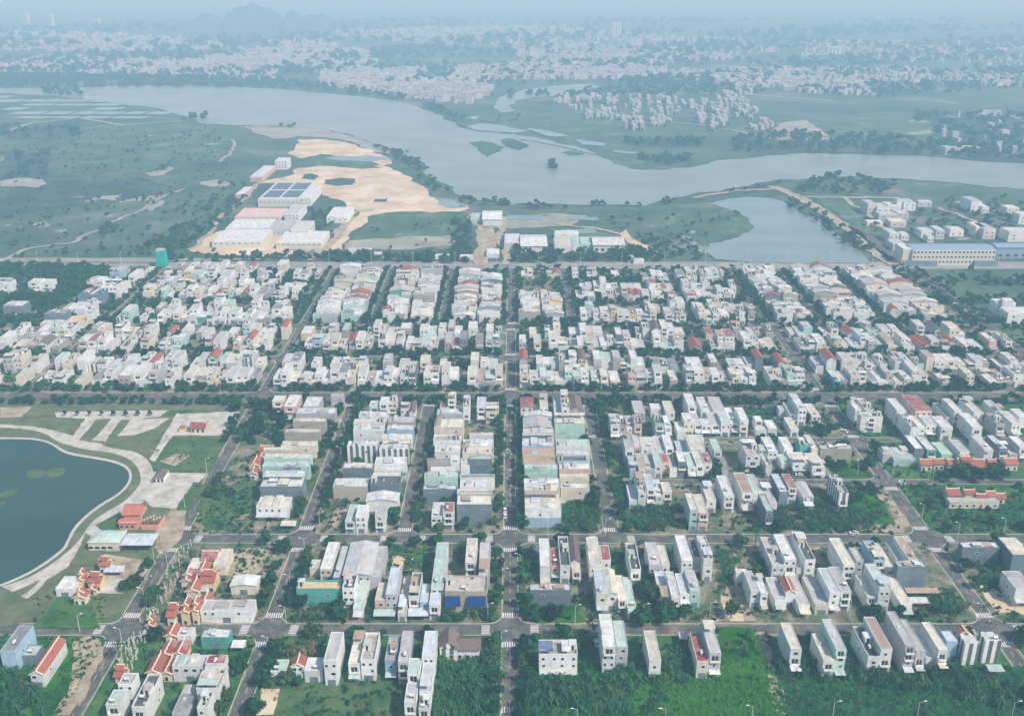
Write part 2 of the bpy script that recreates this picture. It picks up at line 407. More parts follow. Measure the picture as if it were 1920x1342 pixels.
# fish ponds on the far left
r = random.Random(5)
for j, (y0, y1, xe) in enumerate([(180, 184, 170), (187, 192, 230), (195, 199, 262), (202, 207, 285), (210, 215, 305), (219, 223, 325)]):
    x = -40 + j * 13
    while x < xe:
        wd = r.uniform(34, 62)
        if r.random() < .82: S_('pond', '%f,%f %f,%f %f,%f %f,%f' % (x, y1, x + 22, y0, x + wd + 22, y0 + .4, x + wd, y1 + .5), .80 + j * .003, 'pond_water', 2, int(x) + 900)
        x += wd + 8
# small bare and wet patches strewn over the open land
for k in range(60):
    if k < 36: a_, b_ = r.uniform(0, 430), r.uniform(245, 470)
    elif k < 48: a_, b_ = r.uniform(1000, 1300), r.uniform(395, 460)
    else: a_, b_ = r.uniform(1500, 1900), r.uniform(350, 450)
    if a_ > 330 and a_ < 900 and b_ > 330: continue
    u, v = r.uniform(5, 34), r.uniform(1, 3.2)
    S_('field', '%f,%f %f,%f %f,%f %f,%f' % (a_, b_ + v, a_ + u * .4, b_ - v * .4, a_ + u, b_, a_ + u * .7, b_ + v * 1.2), .47 + k * .0015, r.choice(('field_pale', 'field_dark', 'field_green', 'field_dark')), 5, k + 70)
# dirt lines and tracks
for k, (s, wd, m) in enumerate([('0,492 60,466 130,458 190,430 225,412 260,398 310,366 345,355', 5, 'field_pale'), ('120,296 190,318 260,335 330,352', 5, 'field_green'), ('410,305 432,285 438,262', 5, 'field_pale'),
                             ('355,470 400,425 445,385 470,358 500,335', 6, 'dirt'), ('585,490 640,432 665,398 700,394', 9, 'dirt'), ('560,486 600,450 650,425', 6, 'field_pale'),
                             ('1450,350 1500,372 1560,410 1620,455 1680,498', 14, 'dirt'), ('1300,372 1380,358 1450,356', 7, 'dirt'), ('1500,370 1580,371 1680,372', 8, 'field_pale'), ('1580,371 1625,400 1660,430', 6, 'dirt'),
                             ('1760,390 1830,420', 6, 'dirt'), ('880,408 900,425 905,440', 5, 'dirt'), ('935,425 940,460 948,498', 7, 'dirt'), ('1040,420 1110,428 1160,440', 6, 'dirt'),
                             ('0,252 60,232 150,222 230,236 340,228', 9, 'field_pale'), ('1240,230 1330,237 1450,262', 8, 'field_pale'), ('1130,178 1260,176 1400,178 1560,190', 14, 'field_pale')]):
    sheet('path', strip(jag(px(nums(s)), 4, k + 5, closed=False), wd), .84 + k * .01, m)

# asphalt under the whole town, raised blocks on top
sheet('road', [(-520, 160), (420, 160), (420, 700), (520, 760), (560, 881), (-560, 881), (-520, 700)], .16, 'asphalt')
sheet('road', strip(px(nums('1690,490 1640,452 1600,425')), (24, 14)), .9, 'asphalt')
PZ = .30        # top of the blocks
PADS = []
def pad(x0, x1, y0, y1, mat='lot_dirt', rad=6, cut=None):
    rr = min(rad, (x1 - x0) * .45, (y1 - y0) * .45)
    def outline(e):
        P = []
        for cx, cy, a0 in ((x1 - rr, y1 - rr, 0), (x0 + rr, y1 - rr, 90), (x0 + rr, y0 + rr, 180), (x1 - rr, y0 + rr, 270)):
            for k in range(6):
                a = R(a0 + 18 * k); P.append((cx + (rr - e) * math.cos(a), cy + (rr - e) * math.sin(a)))
        return P
    o, i = outline(0), outline(.35)
    m = MB(); n = len(o)
    m.poly([(p[0], p[1], PZ) for p in i], mat)
    for a in range(n):
        b = (a + 1) % n
        m.quad((*o[a], PZ + .01), (*o[b], PZ + .01), (*i[b], PZ + .01), (*i[a], PZ + .01), 'kerb')
        m.quad((*o[a], .1), (*o[b], .1), (*o[b], PZ + .01), (*o[a], PZ + .01), 'kerb')
    m.build('pavement', kind='structure'); PADS.append((x0, x1, y0, y1))
def blocks(xs, d0, d1, hw=3.2, mat='lot_dirt'):
    for a, b in zip(xs[:-1], xs[1:]): pad(a + hw, b - hw, d0, d1, mat)
D = [250, 334, 403, 569, 636, 702, 855]
blocks([-158.3, -99, -.8, 196.7, 300], 200, D[1] - 3.6, mat='lot_green')
pad(-300, -162, 200, D[1] - 3.6, 'lot_green')
blocks([-158.3, -99, -.8, 196.7, 300], D[1] + 3.6, D[2] - 3.8)
blocks([-158.3, -99, -51.5, -.8, 47.3], D[2] + 3.8, D[3] - 7)
for a, b in ((D[2] + 3.8, 456), (461, 506), (511, D[3] - 7)):
    pad(51, 193, a, b); pad(200.4, 420, a, b, 'lot_green')
pad(-420, -162, D[1] + 3.6, D[3] - 7, 'grass_dull', 4)
for a, b in ((D[3] + 7, D[4] - 3), (D[4] + 3, D[5] - 3)):
    blocks([-520, -371, -310, -158.3, -.8, 196.7, 358], a, b, 3.1); pad(363, 520, a, b, 'lot_green')
blocks([-560, -371, -310, -158.3, -107, -53.5, -.8, 46, 139, 192, 236, 283, 358], D[5] + 3, D[6], 2.8)
pad(367, 560, D[5] + 3, D[6], 'field_green')

ZB = .1 + PZ + .001
def S2(name, s, dz, mat, amp=1.0, seed=1, sm=0, **kw): return S_(name, s, PZ + dz, mat, amp, seed, sm, **kw)
# the lagoon park on the left
S2('path', '-60,786 40,790 90,800 120,812 150,826 200,838 245,850 270,868 282,890 284,910 262,935 240,952 200,968 180,985 168,1008 150,1030 110,1065 60,1095 0,1118 -60,1140 -60,1100 0,1082 50,1058 90,1030 125,995 150,960 190,935 235,905 235,885 215,870 160,862 120,852 90,835 50,822 -60,822', .03, 'grass_dull', 1, 3, 2)
S2('path', '-60,800 30,803 80,810 110,830 155,843 212,849 245,862 261,880 266,905 247,929 226,946 189,966 165,987 152,1012 114,1047 60,1082 0,1102 -60,1120 -60,1144 0,1123 64,1101 121,1069 176,1027 190,1003 208,978 249,958 280,933 290,905 286,873 265,852 228,839 168,829 128,812 92,797 -60,785', .06, 'paving', 1, 3, 2)
S2('path', '-60,1140 0,1118 60,1098 95,1072 80,1100 50,1125 0,1145 -60,1155', .09, 'paving', 1, 3, 1)
S2('grass', '-60,1136 0,1120 50,1100 80,1085 60,1105 30,1125 0,1134 -60,1148', .11, 'grass_dull', 1, 3, 1)
sheet('lagoon', smooth(px(nums('-80,824 0,824 60,824 95,832 120,852 170,860 215,868 240,880 244,900 225,925 180,950 140,985 125,1015 118,1030 70,1065 30,1085 0,1097 -80,1125')), 2), PZ + .13, 'lagoon_water')
S2('kerb', '-80,824 0,824 60,824 95,832 120,852 170,860 215,868 240,880 244,900 225,925 180,950 140,985 125,1015 118,1030 70,1065 30,1085 0,1097 -80,1125 -80,1129 0,1101 31,1089 72,1069 122,1033 130,1017 145,987 184,953 229,927 249,901 245,877 217,864 171,856 123,848 97,829 60,821 0,821 -80,821', .12, 'kerb', 1, 3, 2)
for k, s in enumerate(['48,888 62,882 85,883 88,890 68,900 50,898', '85,886 100,880 118,878 127,884 112,895 92,897', '-10,935 10,920 30,916 36,925 10,938', '-20,952 12,938 10,948 -20,956']):
    S2('grass', s, .2 + k * .01, 'lawn', .8, k, 1, kind='stuff', )
for k, (s, m) in enumerate([('102,774 316,770 300,782 268,786 330,786 220,842 195,828 130,822 160,786 106,783', 'paving'), ('0,784 158,787 138,818 120,812 60,800 0,796', 'grass_dull'), ('180,788 208,786 170,830 148,826', 'grass_dull'),
                            ('228,788 330,786 280,858 262,850 192,836', 'grass_dull'), ('245,787 318,785 290,805 252,817 220,819', 'paving'), ('318,771 362,769 358,778 302,780', 'lawn'),
                            ('300,822 425,820 395,888 290,885 285,862', 'lawn'), ('330,852 358,855 330,875 300,866', 'dirt'), ('276,886 390,888 370,908 340,955 285,952 262,935 284,908', 'paving'), ('362,905 382,908 355,958 330,958', 'lawn'),
                            ('338,778 450,772 425,818 322,818', 'paving'), ('0,765 60,764 45,783 0,784', 'dirt'), ('60,765 100,772 106,782 40,782', 'grass_dull'), ('332,776 350,780 290,868 280,862', 'paving'),
                            ('180,985 225,960 240,990 200,1000', 'lawn'), ('160,1000 200,1035 310,1050 250,1060 170,1060 130,1062', 'grass_dull'), ('60,1180 130,1080 165,1130 190,1180', 'lot_green'),
                            ('0,1100 60,1130 120,1100 80,1160 0,1180', 'grass_dull'), ('195,1040 290,1055 255,1100 195,1085', 'dirt'), ('195,1085 250,1090 235,1115 180,1115', 'paving')]):
    S2('paving' if m == 'paving' else 'grass' if m != 'dirt' else 'path', s, .15 + k * .012, m, .5, k)
# sandy and grassy lots in the town
for k, (s, m, am) in enumerate([('975,1250 1440,1235 1480,1342 1500,1400 960,1400', 'grass_lime', 2), ('1445,1255 1920,1250 1990,1400 1490,1400', 'grass_deep', 2), ('1340,1180 1430,1185 1445,1240 1330,1250', 'grass_lime', 3),
                                ('520,1265 760,1250 790,1400 500,1400', 'lawn', 3), ('1350,1040 1375,1035 1395,1120 1420,1165 1330,1170 1355,1120', 'dirt', 3), ('1352,1115 1385,1140 1395,1165 1370,1165', 'sand', 2),
                                ('1415,1185 1435,1185 1450,1250 1480,1342 1500,1400 1480,1400 1440,1290', 'dirt', 1.5), ('1810,1050 1890,1050 1900,1105 1850,1105', 'grass_deep', 3), ('1835,1095 1920,1110 1930,1155 1870,1150', 'sand', 4),
                                ('1545,862 1620,865 1640,895 1575,895', 'grass_lime', 2), ('1590,915 1640,912 1680,980 1690,995 1640,990 1590,960', 'grass_lime', 3), ('1640,915 1668,935 1700,975 1695,1000 1640,1000 1630,985 1680,985', 'dirt', 3),
                                ('1700,912 1790,912 1920,940 1940,985 1760,990', 'grass_deep', 3), ('290,1000 370,870 340,1010 300,1045', 'dirt', 1), ('385,905 480,905 470,960 380,1000', 'lawn', 4), ('1000,1130 1080,1135 1100,1165 990,1165', 'grass_lime', 2),
                                ('735,1020 815,1030 800,1075 725,1060', 'lot_green', 3), ('735,1042 775,1045 765,1068 735,1062', 'sand', 2), ('490,1290 525,1292 512,1342 480,1342', 'sand', 1),
                                ('625,945 655,945 640,985 625,990', 'dirt', 1), ('430,1035 500,1030 480,1080 410,1080', 'dirt', 4), ('60,1200 190,1205 180,1240 100,1342 0,1400 -20,1260', 'grass_lime', 3),
                                ('1390,765 1460,768 1450,800 1385,805', 'grass_deep', 2), ('140,1195 190,1200 170,1280 130,1342 100,1342', 'dirt', 3)]):
    S2('grass' if m.startswith('grass') or m in ('lawn', 'lot_green') else 'sand', s, .02 + k * .006, m, am, k)
# painted crossings and centre lines
def cross_v(X, Y, hw=3.3, L=3.4):        # bars parallel to a street that runs away from the viewer
    m = MB(); n = 7
    for k in range(n):
        x = X - hw + (k + .5) * 2 * hw / n
        m.quad((x - .25, Y - L / 2, .175), (x + .25, Y - L / 2, .175), (x + .25, Y + L / 2, .175), (x - .25, Y + L / 2, .175), 'paint')
    m.build('road_marking', kind='structure')
def cross_h(X, Y, hw=3.0, L=3.4):
    m = MB(); n = 6
    for k in range(n):
        y = Y - hw + (k + .5) * 2 * hw / n
        m.quad((X - L / 2, y - .25, .175), (X + L / 2, y - .25, .175), (X + L / 2, y + .25, .175), (X - L / 2, y + .25, .175), 'paint')
    m.build('road_marking', kind='structure')
for X in (-158.3, -99, -.8, 196.7):
    for Y in (D[1], D[2]): cross_v(X, Y - 9.5); cross_v(X, Y + 9.5); cross_h(X - 10, Y); cross_h(X + 10, Y)
for X in (-51.5, 47.3): cross_v(X, D[2] + 8); cross_h(X - 9, D[2]); cross_h(X + 9, D[2]); cross_v(X, D[3] - 12)
for X in (-99, -.8, 196.7): cross_v(X, D[3] - 13); cross_v(X, D[3] + 13)
cross_v(-.8, 287); cross_v(-.8, D[4] + 7); cross_v(-.8, D[4] - 7); cross_v(-.8, D[5] + 7); cross_v(-.8, D[5] - 7)
cross_v(196.7, 456 - 6 + 1.5); cross_v(196.7, 513); cross_h(205, 458.5, 2); cross_v(358, 690, 3.3, 3); cross_v(358, 740, 3.3, 3); cross_v(358, 758, 3.3, 3)
for X in (-158.3, -99, -.8, 196.7):
    m = MB()
    for y0 in range(240, 850, 7):
        if min(abs(y0 - d) for d in D) > 12: m.quad((X - .07, y0, .172), (X + .07, y0, .172), (X + .07, y0 + 3, .172), (X - .07, y0 + 3, .172), 'paint')
    m.build('road_marking', kind='structure')
for k, X in enumerate((-158.3, -99, -51.5, -.8, 47.3, 196.7)):
    for sd in (-1, 1):
        for y0, y1 in ((255, 326), (342, 394), (412, 556)):
            if X in (-51.5, 47.3) and y0 < 400: continue
            sheet('road_dust', strip(jag([(X + sd * 2.9, y0 + q * (y1 - y0) / 6) for q in range(7)], .5, k * 7 + y0, closed=False), .8), .166, 'lot_dirt')
for k, Y in enumerate((334, 403)):
    for sd in (-1, 1):
        for x0, x1 in ((-150, -108), (-90, -10), (9, 187)):
            sheet('road_dust', strip(jag([(x0 + q * (x1 - x0) / 6, Y + sd * 3.2) for q in range(7)], .5, k * 9 + int(x0), closed=False), .8), .167, 'lot_dirt')
ground_mat('old_concrete', [(.35, (.19, .20, .19)), (.5, (.25, .255, .24)), (.66, (.33, .32, .28))], .05, .5, .05)
sheet('road', [(-560, 858.2), (560, 858.2), (560, 867.8), (-560, 867.8)], .20, 'old_concrete')
sheet('road', [(-560, 869.2), (560, 869.2), (560, 879), (-560, 879)], .20, 'old_concrete')
# pale verges of the main road
sheet('kerb', [(-560, 868), (560, 868), (560, 869), (-560, 869)], .30, 'kerb'); sheet('kerb', [(-560, 857), (560, 857), (560, 858), (-560, 858)], .30, 'kerb')
sheet('path', [(-560, 876), (-330, 875), (-300, 880), (-200, 886), (-350, 890), (-560, 889)], .95, 'field_pale')

# ------------------------------------------------------------------ WINDOWS AND OTHER SMALL PARTS (shared meshes)
def win_mb(w_, h_):
    m = MB(); m.box(-w_ / 2 - .1, w_ / 2 + .1, -.07, .02, 0, h_, 'frame'); m.box(-w_ / 2, w_ / 2, -.09, -.068, .1, h_ - .1, 'glass'); return m
def hole_mb(w_, h_):
    m = MB(); m.box(-w_ / 2, w_ / 2, -.06, .02, 0, h_, 'opening'); m.box(-.06, .06, -.1, -.058, 0, h_, 'frame'); return m
def shut_mb(w_, h_):
    m = MB(); m.box(-w_ / 2, w_ / 2, -.08, .02, 0, h_, 'shutter'); return m
def balc_mb(w_, d_):
    m = MB(); m.box(-w_ / 2, w_ / 2, -d_, .01, -.15, .0, 'frame'); m.box(-w_ / 2, w_ / 2, -d_, -d_ + .08, .002, .9, 'frame')
    m.box(-w_ / 2, -w_ / 2 + .08, -d_ + .082, .01, .002, .9, 'frame'); m.box(w_ / 2 - .08, w_ / 2, -d_ + .082, .01, .002, .9, 'frame'); return m
def tank_mb():
    m = MB(); m.tube((-.8, 0, 1.3), (.8, 0, 1.3), .55, .55, 'steel', 10)
    for x in (-.5, .5): m.box(x - .06, x + .06, -.4, .4, 0, .85, 'dark_metal')
    return m
def hut_mb(w_, d_, h_, rm):
    m = MB(); m.box(0, w_, 0, d_, 0, h_, 'wall_w'); m.box(-.2, w_ + .2, -.25, d_ + .1, h_ + .002, h_ + .14, rm); m.box(w_ * .3, w_ * .3 + .9, -.04, .0, 0, 2.0, 'opening'); return m
def box_mb(mt):
    m = MB(); m.hexa([(0, 0, 0), (.7, 0, 0), (.7, .6, 0), (0, .6, 0)], [(-.06, -.06, .75), (.76, -.06, .75), (.76, .66, .75), (-.06, .66, .75)], mt); return m
PROTO = {}
def proto(key, fn):
    if key not in PROTO: mb = fn(); PROTO[key] = (mb, mb.mesh(key[0]))
    return PROTO[key]

# ------------------------------------------------------------------ HOUSES
class Out:
    """where a house goes: its own parts under an Empty, or one shared mass"""
    def __init__(s, root=None, mass=None, o=(0, 0, 0)): s.root = root; s.mass = mass; s.o = o; s.shift = 0
    def mb(s, name, m):
        if s.root is not None:
            if s.shift: m.v = [(a, b + s.shift, c) for a, b, c in m.v]
            m.build(name, s.root)
        else: s.mass.add(m, *s.o)
    def shared(s, key, fn, loc, rz=0):
        mb, me = proto(key, fn)
        if s.root is not None:
            o = bpy.data.objects.new(key[0], me); o.location = (loc[0], loc[1] + s.shift, loc[2]); o.rotation_euler = (0, 0, rz); link(o, parent=s.root)
        else:
            if rz:
                c, sn = math.cos(rz), math.sin(rz); t = MB(); t.v = [(a * c - b * sn, a * sn + b * c, z) for a, b, z in mb.v]; t.f = mb.f; t.m = mb.m; mb = t
            s.mass.add(mb, s.o[0] + loc[0], s.o[1] + loc[1], s.o[2] + loc[2])
def gable(m, x0, x1, y0, y1, z, rise, mat, wm, alongx=False, e=.35, trim=None):
    if alongx:
        ym = (y0 + y1) / 2
        pr = [(y0 - e, z - .08), (ym, z + rise), (y1 + e, z - .08)]
        for a, b in ((0, 1), (1, 2)):
            (ya, za), (yb, zb) = pr[a], pr[b]
            m.hexa([(x0 - e, ya, za), (x1 + e, ya, za), (x1 + e, yb, zb), (x0 - e, yb, zb)], [(x0 - e, ya, za + .15), (x1 + e, ya, za + .15), (x1 + e, yb, zb + .15), (x0 - e, yb, zb + .15)], mat)
        for x in (x0, x1): m.poly([(x, y0, z - .05), (x, y1, z - .05), (x, ym, z + rise)], wm)
        if trim: m.box(x0 - e, x1 + e, ym - .2, ym + .2, z + rise + .06, z + rise + .4, trim)
    else:
        xm = (x0 + x1) / 2
        pr = [(x0 - e, z - .08), (xm, z + rise), (x1 + e, z - .08)]
        for a, b in ((0, 1), (1, 2)):
            (xa, za), (xb, zb) = pr[a], pr[b]
            m.hexa([(xa, y0 - e, za), (xb, y0 - e, zb), (xb, y1 + e, zb), (xa, y1 + e, za)], [(xa, y0 - e, za + .15), (xb, y0 - e, zb + .15), (xb, y1 + e, zb + .15), (xa, y1 + e, za + .15)], mat)
        for y in (y0, y1): m.poly([(x0, y, z - .05), (x1, y, z - .05), (xm, y, z + rise)], wm)
        if trim:
            m.box(xm - .2, xm + .2, y0 - e, y1 + e, z + rise + .06, z + rise + .4, trim)
            for sx in (x0 - e, x1 + e): m.hexa([(sx - .15, y0 - e - .05, z - .08), (sx + .15, y0 - e - .05, z - .08), (xm + .1, y0 - e - .05, z + rise), (xm - .1, y0 - e - .05, z + rise)][:4], [(sx - .15, y0 - e + .3, z + .12), (sx + .15, y0 - e + .3, z + .12), (xm + .1, y0 - e + .3, z + rise + .25), (xm - .1, y0 - e + .3, z + rise + .25)], trim)

def house(out, W, L, h, roof, wall, fl, rd, lod):
    """W wide, L deep, front left corner at the origin; lod 0 near .. 2 far"""
    wm = 'wall_' + wall; rm = 'roof_' + roof
    if h < 3.75 and roof not in 'tu':
        b = MB(); b.hexa([(0, 0, h - .5), (W, 0, h - .5), (W, L, h - .1), (0, L, h - .1)], [(0, 0, h - .4), (W, 0, h - .4), (W, L, h), (0, L, h)], rm := 'roof_' + roof); out.mb('roof', b)
        for x in (.15, W - .3):
            for y in (.15, L - .3): out.shared(('post', round(h, 1)), lambda: (lambda m: (m.box(0, .15, 0, .15, -.2, h - .38, 'dark_metal'), m)[1])(MB()), (x, y, 0))
        b = MB(); b.box(.3, W - .3, L - .28, L - .16, -.2, h - .55, 'wall_' + wall); out.mb('back_wall', b); return
    fronts = rd.random()
    rise = min(2.4, W * .32) if roof in 'tu' or 'g' in fl or 'x' in fl else 0
    flat = roof in 'nkq'
    stor = max(1, round((h - .3) / 3.3))
    if 'p' in fl and stor > 1 and L > 11 and rd.random() < .55:      # lower front part in front of the main body
        d0 = rd.uniform(2.5, 4.5); h1 = h * (stor - 1) / stor
        b = MB(); b.box(0, W, -.0, d0 - .02, -.2, h1, wm0 := 'wall_' + wall); b.box(0, W, 0, .15, h1 + .002, h1 + .8, wm0); b.box(-.1, W + .1, .2, d0 - .02, h1 + .002, h1 + .05, 'roof_' + rd.choice('nnw')); out.mb('front_wing', b)
        out.shared(('door', round(min(3.0, W * .6), 1)), lambda: shut_mb(round(min(3.0, W * .6), 1), 2.5), (W * .5, 0, 0))
        o2 = Out(out.root, out.mass, (out.o[0], out.o[1] + d0, out.o[2])); o2.shift = d0; out = o2; L -= d0
    # stepped silhouettes: the street end often lower, roofs in two sheets
    if 'g' in fl or 'x' in fl or roof in 'tu':
        b = MB(); b.box(0, W, 0, L, -.2, h - .1, wm); out.mb('wall', b)
        b = MB(); gable(b, 0, W, 0, L, h - .1, rise if roof in 'tu' else max(.7, W * .09), rm, wm, 'x' in fl, .35, 'cream_trim' if roof == 't' and lod < 2 else None); out.mb('roof', b)
    else:
        t = .22; ph = .75 if flat else .35
        z = h - (.0 if not flat else .15)
        b = MB(); b.box(0, W, 0, L, -.2, z - .1, wm)
        b.box(0, W, 0, t, z - .098, h + ph, wm); b.box(0, W, L - t, L, z - .098, h + ph, wm)
        b.box(0, t, t + .002, L - t - .002, z - .098, h + ph, wm); b.box(W - t, W, t + .002, L - t - .002, z - .098, h + ph, wm)
        if lod < 2 and stor > 1:      # storey bands
            for k in range(1, stor): b.box(-.03, W + .03, -.08, -.002, k * h / stor - .12, k * h / stor + .06, wm)
        out.mb('wall', b)
        b = MB()
        if flat:
            b.box(t, W - t, t, L - t, z - .098, z, rm); out.mb('roof', b)
        else:
            k = rd.random()
            if k < .45 and L > 9:       # two sheets at different heights
                s = L * rd.uniform(.3, .7); dz = rd.choice((-.25, .3, .45))
                b.hexa([(t, t, z - .09), (W - t, t, z - .09), (W - t, s, z - .09), (t, s, z - .09)], [(t, t, z + .02), (W - t, t, z + .02), (W - t, s, z + .25), (t, s, z + .25)], rm)
                b.hexa([(t, s + .01, z - .09), (W - t, s + .01, z - .09), (W - t, L - t, z - .09), (t, L - t, z - .09)], [(t, s + .01, z + .3 + dz), (W - t, s + .01, z + .3 + dz), (W - t, L - t, z + .12), (t, L - t, z + .12)], rm)
            elif k < .75:
                if W > L: xm = W * rd.uniform(.4, .6); b.hexa([(t, t, z - .09), (xm, t, z - .09), (xm, L - t, z - .09), (t, L - t, z - .09)], [(t, t, z), (xm, t, z + .6), (xm, L - t, z + .6), (t, L - t, z)], rm); b.hexa([(xm + .01, t, z - .09), (W - t, t, z - .09), (W - t, L - t, z - .09), (xm + .01, L - t, z - .09)], [(xm + .01, t, z + .6), (W - t, t, z), (W - t, L - t, z), (xm + .01, L - t, z + .6)], rm)
                else: b.hexa([(t, t, z - .09), (W - t, t, z - .09), (W - t, L - t, z - .09), (t, L - t, z - .09)], [(t, t, z + .3), (W - t, t, z + .3), (W - t, L - t, z + .05), (t, L - t, z + .05)], rm)
            else: b.box(t, W - t, t, L - t, z - .09, z + .12, rm)
            out.mb('roof', b)
    if 'B' in fl:
        b = MB(); b.box(-.1, W + .1, -.1, 1.2, -.2, h * .52, 'wall_b'); out.mb('lower_wall', b)
    if W > 10.5 and not rise and L > 4 and not flat:      # raised sheets and patched extensions across a wide roof
        b = MB(); x = W * rd.uniform(.05, .3)
        for q in range(rd.choice((1, 2, 2, 3))):
            x1 = x + W * rd.uniform(.14, .3)
            if x1 > W - .4: break
            u = rd.uniform(.5, 1.6); y0_, y1_ = rd.choice(((.3, L - .3), (.3, L * .6), (L * .35, L - .3)))
            b.box(x, x1, y0_, y1_, h - .2, h + u, wm if u > .9 else 'dark_metal', 'roof_' + rd.choice('wwggcmnbo')); x = x1 + rd.uniform(.1, W * .15)
        if b.v: out.mb('upper_roof', b)
    # things on the roof
    zt = h - .15 if flat else h + .35
    if not rise:
        if flat and L > 5 and W > 3.5:
            hw_, hl = min(2.6, W * .55), min(3.6, L * .4)
            q = rd.choice((0, 1)); out.shared(('stair_hut', round(hw_, 1), round(hl, 1), q), lambda: hut_mb(round(hw_, 1), round(hl, 1), 2.4, rd.choice(('roof_w', 'roof_n', 'roof_o'))), (rd.choice((.3, W - hw_ - .3)), L * rd.uniform(.35, .5), zt))
        if (flat or rd.random() < .3) and L > 9 and rd.random() < .5:      # light sheet roof over part of the terrace
            b = MB(); a0 = L * rd.choice((.04, .62)); a1 = a0 + L * rd.uniform(.22, .34); zz = zt + rd.uniform(1.9, 2.5)
            b.hexa([(.1, a0, zz), (W - .1, a0, zz), (W - .1, a1, zz + .3), (.1, a1, zz + .3)], [(.1, a0, zz + .09), (W - .1, a0, zz + .09), (W - .1, a1, zz + .39), (.1, a1, zz + .39)], 'roof_' + rd.choice('wwgmcbo'))
            for x in (.25, W - .35):
                for y in (a0 + .1, a1 - .2): b.box(x, x + .1, y, y + .1, zt - .2, zz + .01, 'dark_metal')
            out.mb('terrace_roof', b)
        if rd.random() < .3 and L > 4 and W > 3: out.shared(('water_tank',), tank_mb, (W * rd.uniform(.35, .65), L * rd.uniform(.12, .3), zt - (.0 if flat else .22)), rd.choice((0, R(90))))
        if flat and lod < 2 and L > 7:
            for k in range(3):
                nm, mt = rd.choice((('potted_plant', 'leaf_mid'), ('storage_box', 'concrete'), ('storage_box', 'wall_w'), ('storage_box', 'dark_metal')))
                out.shared((nm, mt), lambda: box_mb(mt), (W * rd.uniform(.12, .8), L * rd.uniform(.08, .3) + L * .3 * k, zt))
        if lod == 0 and not flat and rd.random() < .3:
            b = MB(); x, y = W * .3, L * rd.uniform(.4, .7); b.box(x, x + .8, y, y + .8, zt - .25, zt + .25, 'steel'); out.mb('roof_vent', b)
    # openings on the side that faces the viewer
    if 'n' not in fl:
        sh = h / stor
        for k in range(stor):
            z = k * sh
            if k == 0:
                if W > 3.5: sw = min(3.2, W * .6); out.shared(('door', round(sw, 1)), lambda: shut_mb(round(sw, 1), 2.5), (W * .5, -.0, .0))
            elif rd.random() < .42 and W > 3.4:
                bw = round(min(W - .5, 4.2), 1)
                out.shared(('balcony', bw), lambda: balc_mb(bw, 1.0), (W / 2, 0, z + .1))
                out.shared(('balcony_door', round(bw * .6, 1)), lambda: hole_mb(round(bw * .6, 1), 2.2), (W / 2, 0, z + .2))
            elif W > 3:
                n = 1 if W < 4.6 else 2 if W < 9 else min(6, int(W / 3))
                ww, wh = (1.0, 1.3) if rd.random() < .6 else (1.5, 1.4)
                for i in range(n):
                    if rd.random() < .85: out.shared(('window', ww), lambda: win_mb(ww, wh), (W * (i + .5 + rd.uniform(-.12, .12)) / n, 0, z + 1.0))
    elif rd.random() < .5 and h > 5 and W > 5:
        out.shared(('window', 1.0), lambda: win_mb(1.0, 1.3), (W * rd.uniform(.2, .8), 0, h * .6))
    # a window or two in the long flank
    if lod < 2 and rd.random() < .6 and L > 8 and h > 5.5:
        for k in range(rd.choice((1, 2, 2))):
            y = L * rd.uniform(.15, .85); z = h * .55 if k == 0 else 1.1
            if out.o[0] > 0: out.shared(('window', 1.0), lambda: win_mb(1.0, 1.3), (0, y, z), R(-90))
            else: out.shared(('window', 1.0), lambda: win_mb(1.0, 1.3), (W, y, z), R(90))
    if 'a' in fl or ('n' not in fl and stor > 1 and rd.random() < .35):
        d_ = rd.uniform(2.2, 3.6); am = 'roof_' + rd.choice('wgmbc'); b = MB()
        b.hexa([(.1, -d_, 2.75), (W - .1, -d_, 2.75), (W - .1, -.1, 3.25), (.1, -.1, 3.25)], [(.1, -d_, 2.83), (W - .1, -d_, 2.83), (W - .1, -.1, 3.33), (.1, -.1, 3.33)], am)
        for x in (.2, W - .3): b.box(x, x + .1, -d_ + .1, -d_ + .2, -.1, 2.76, 'dark_metal')
        out.mb('awning', b)

# traced roofs: x0 x1 (front roof edge) y-front y-back height roof wall flags ; coordinates of a zoomed crop
TR = {}
TR['B0'] = (0, 980, 3.706, '''
1385 1745 630 540 5.5 g w -;1395 1590 803 748 5 w e -;1600 1695 865 815 3.2 w w n;1195 1440 1000 925 7 g w -;1420 1560 985 925 9 r w n;1365 1520 1165 1010 8 n w -;1370 1440 1300 1175 9 n w -
735 860 1268 1165 8 m w -;820 945 1130 1050 9 g w -;915 1010 1290 1060 8.5 k w -;860 915 1245 1130 5 c w n;1195 1310 1330 1180 4 G g n;1255 1350 1200 1130 4 g g n
385 505 465 378 4 w w -;715 845 340 298 3.5 b w n;1480 1565 300 185 5 c c n;1600 1779 440 372 4.5 w c g;210 300 1055 820 6 t w g;0 110 900 720 9 G b n;145 250 930 855 4 m G n
1300 1420 325 250 4 c w n;1230 1330 790 725 4 g w n;1300 1440 475 455 3.5 g w n''')
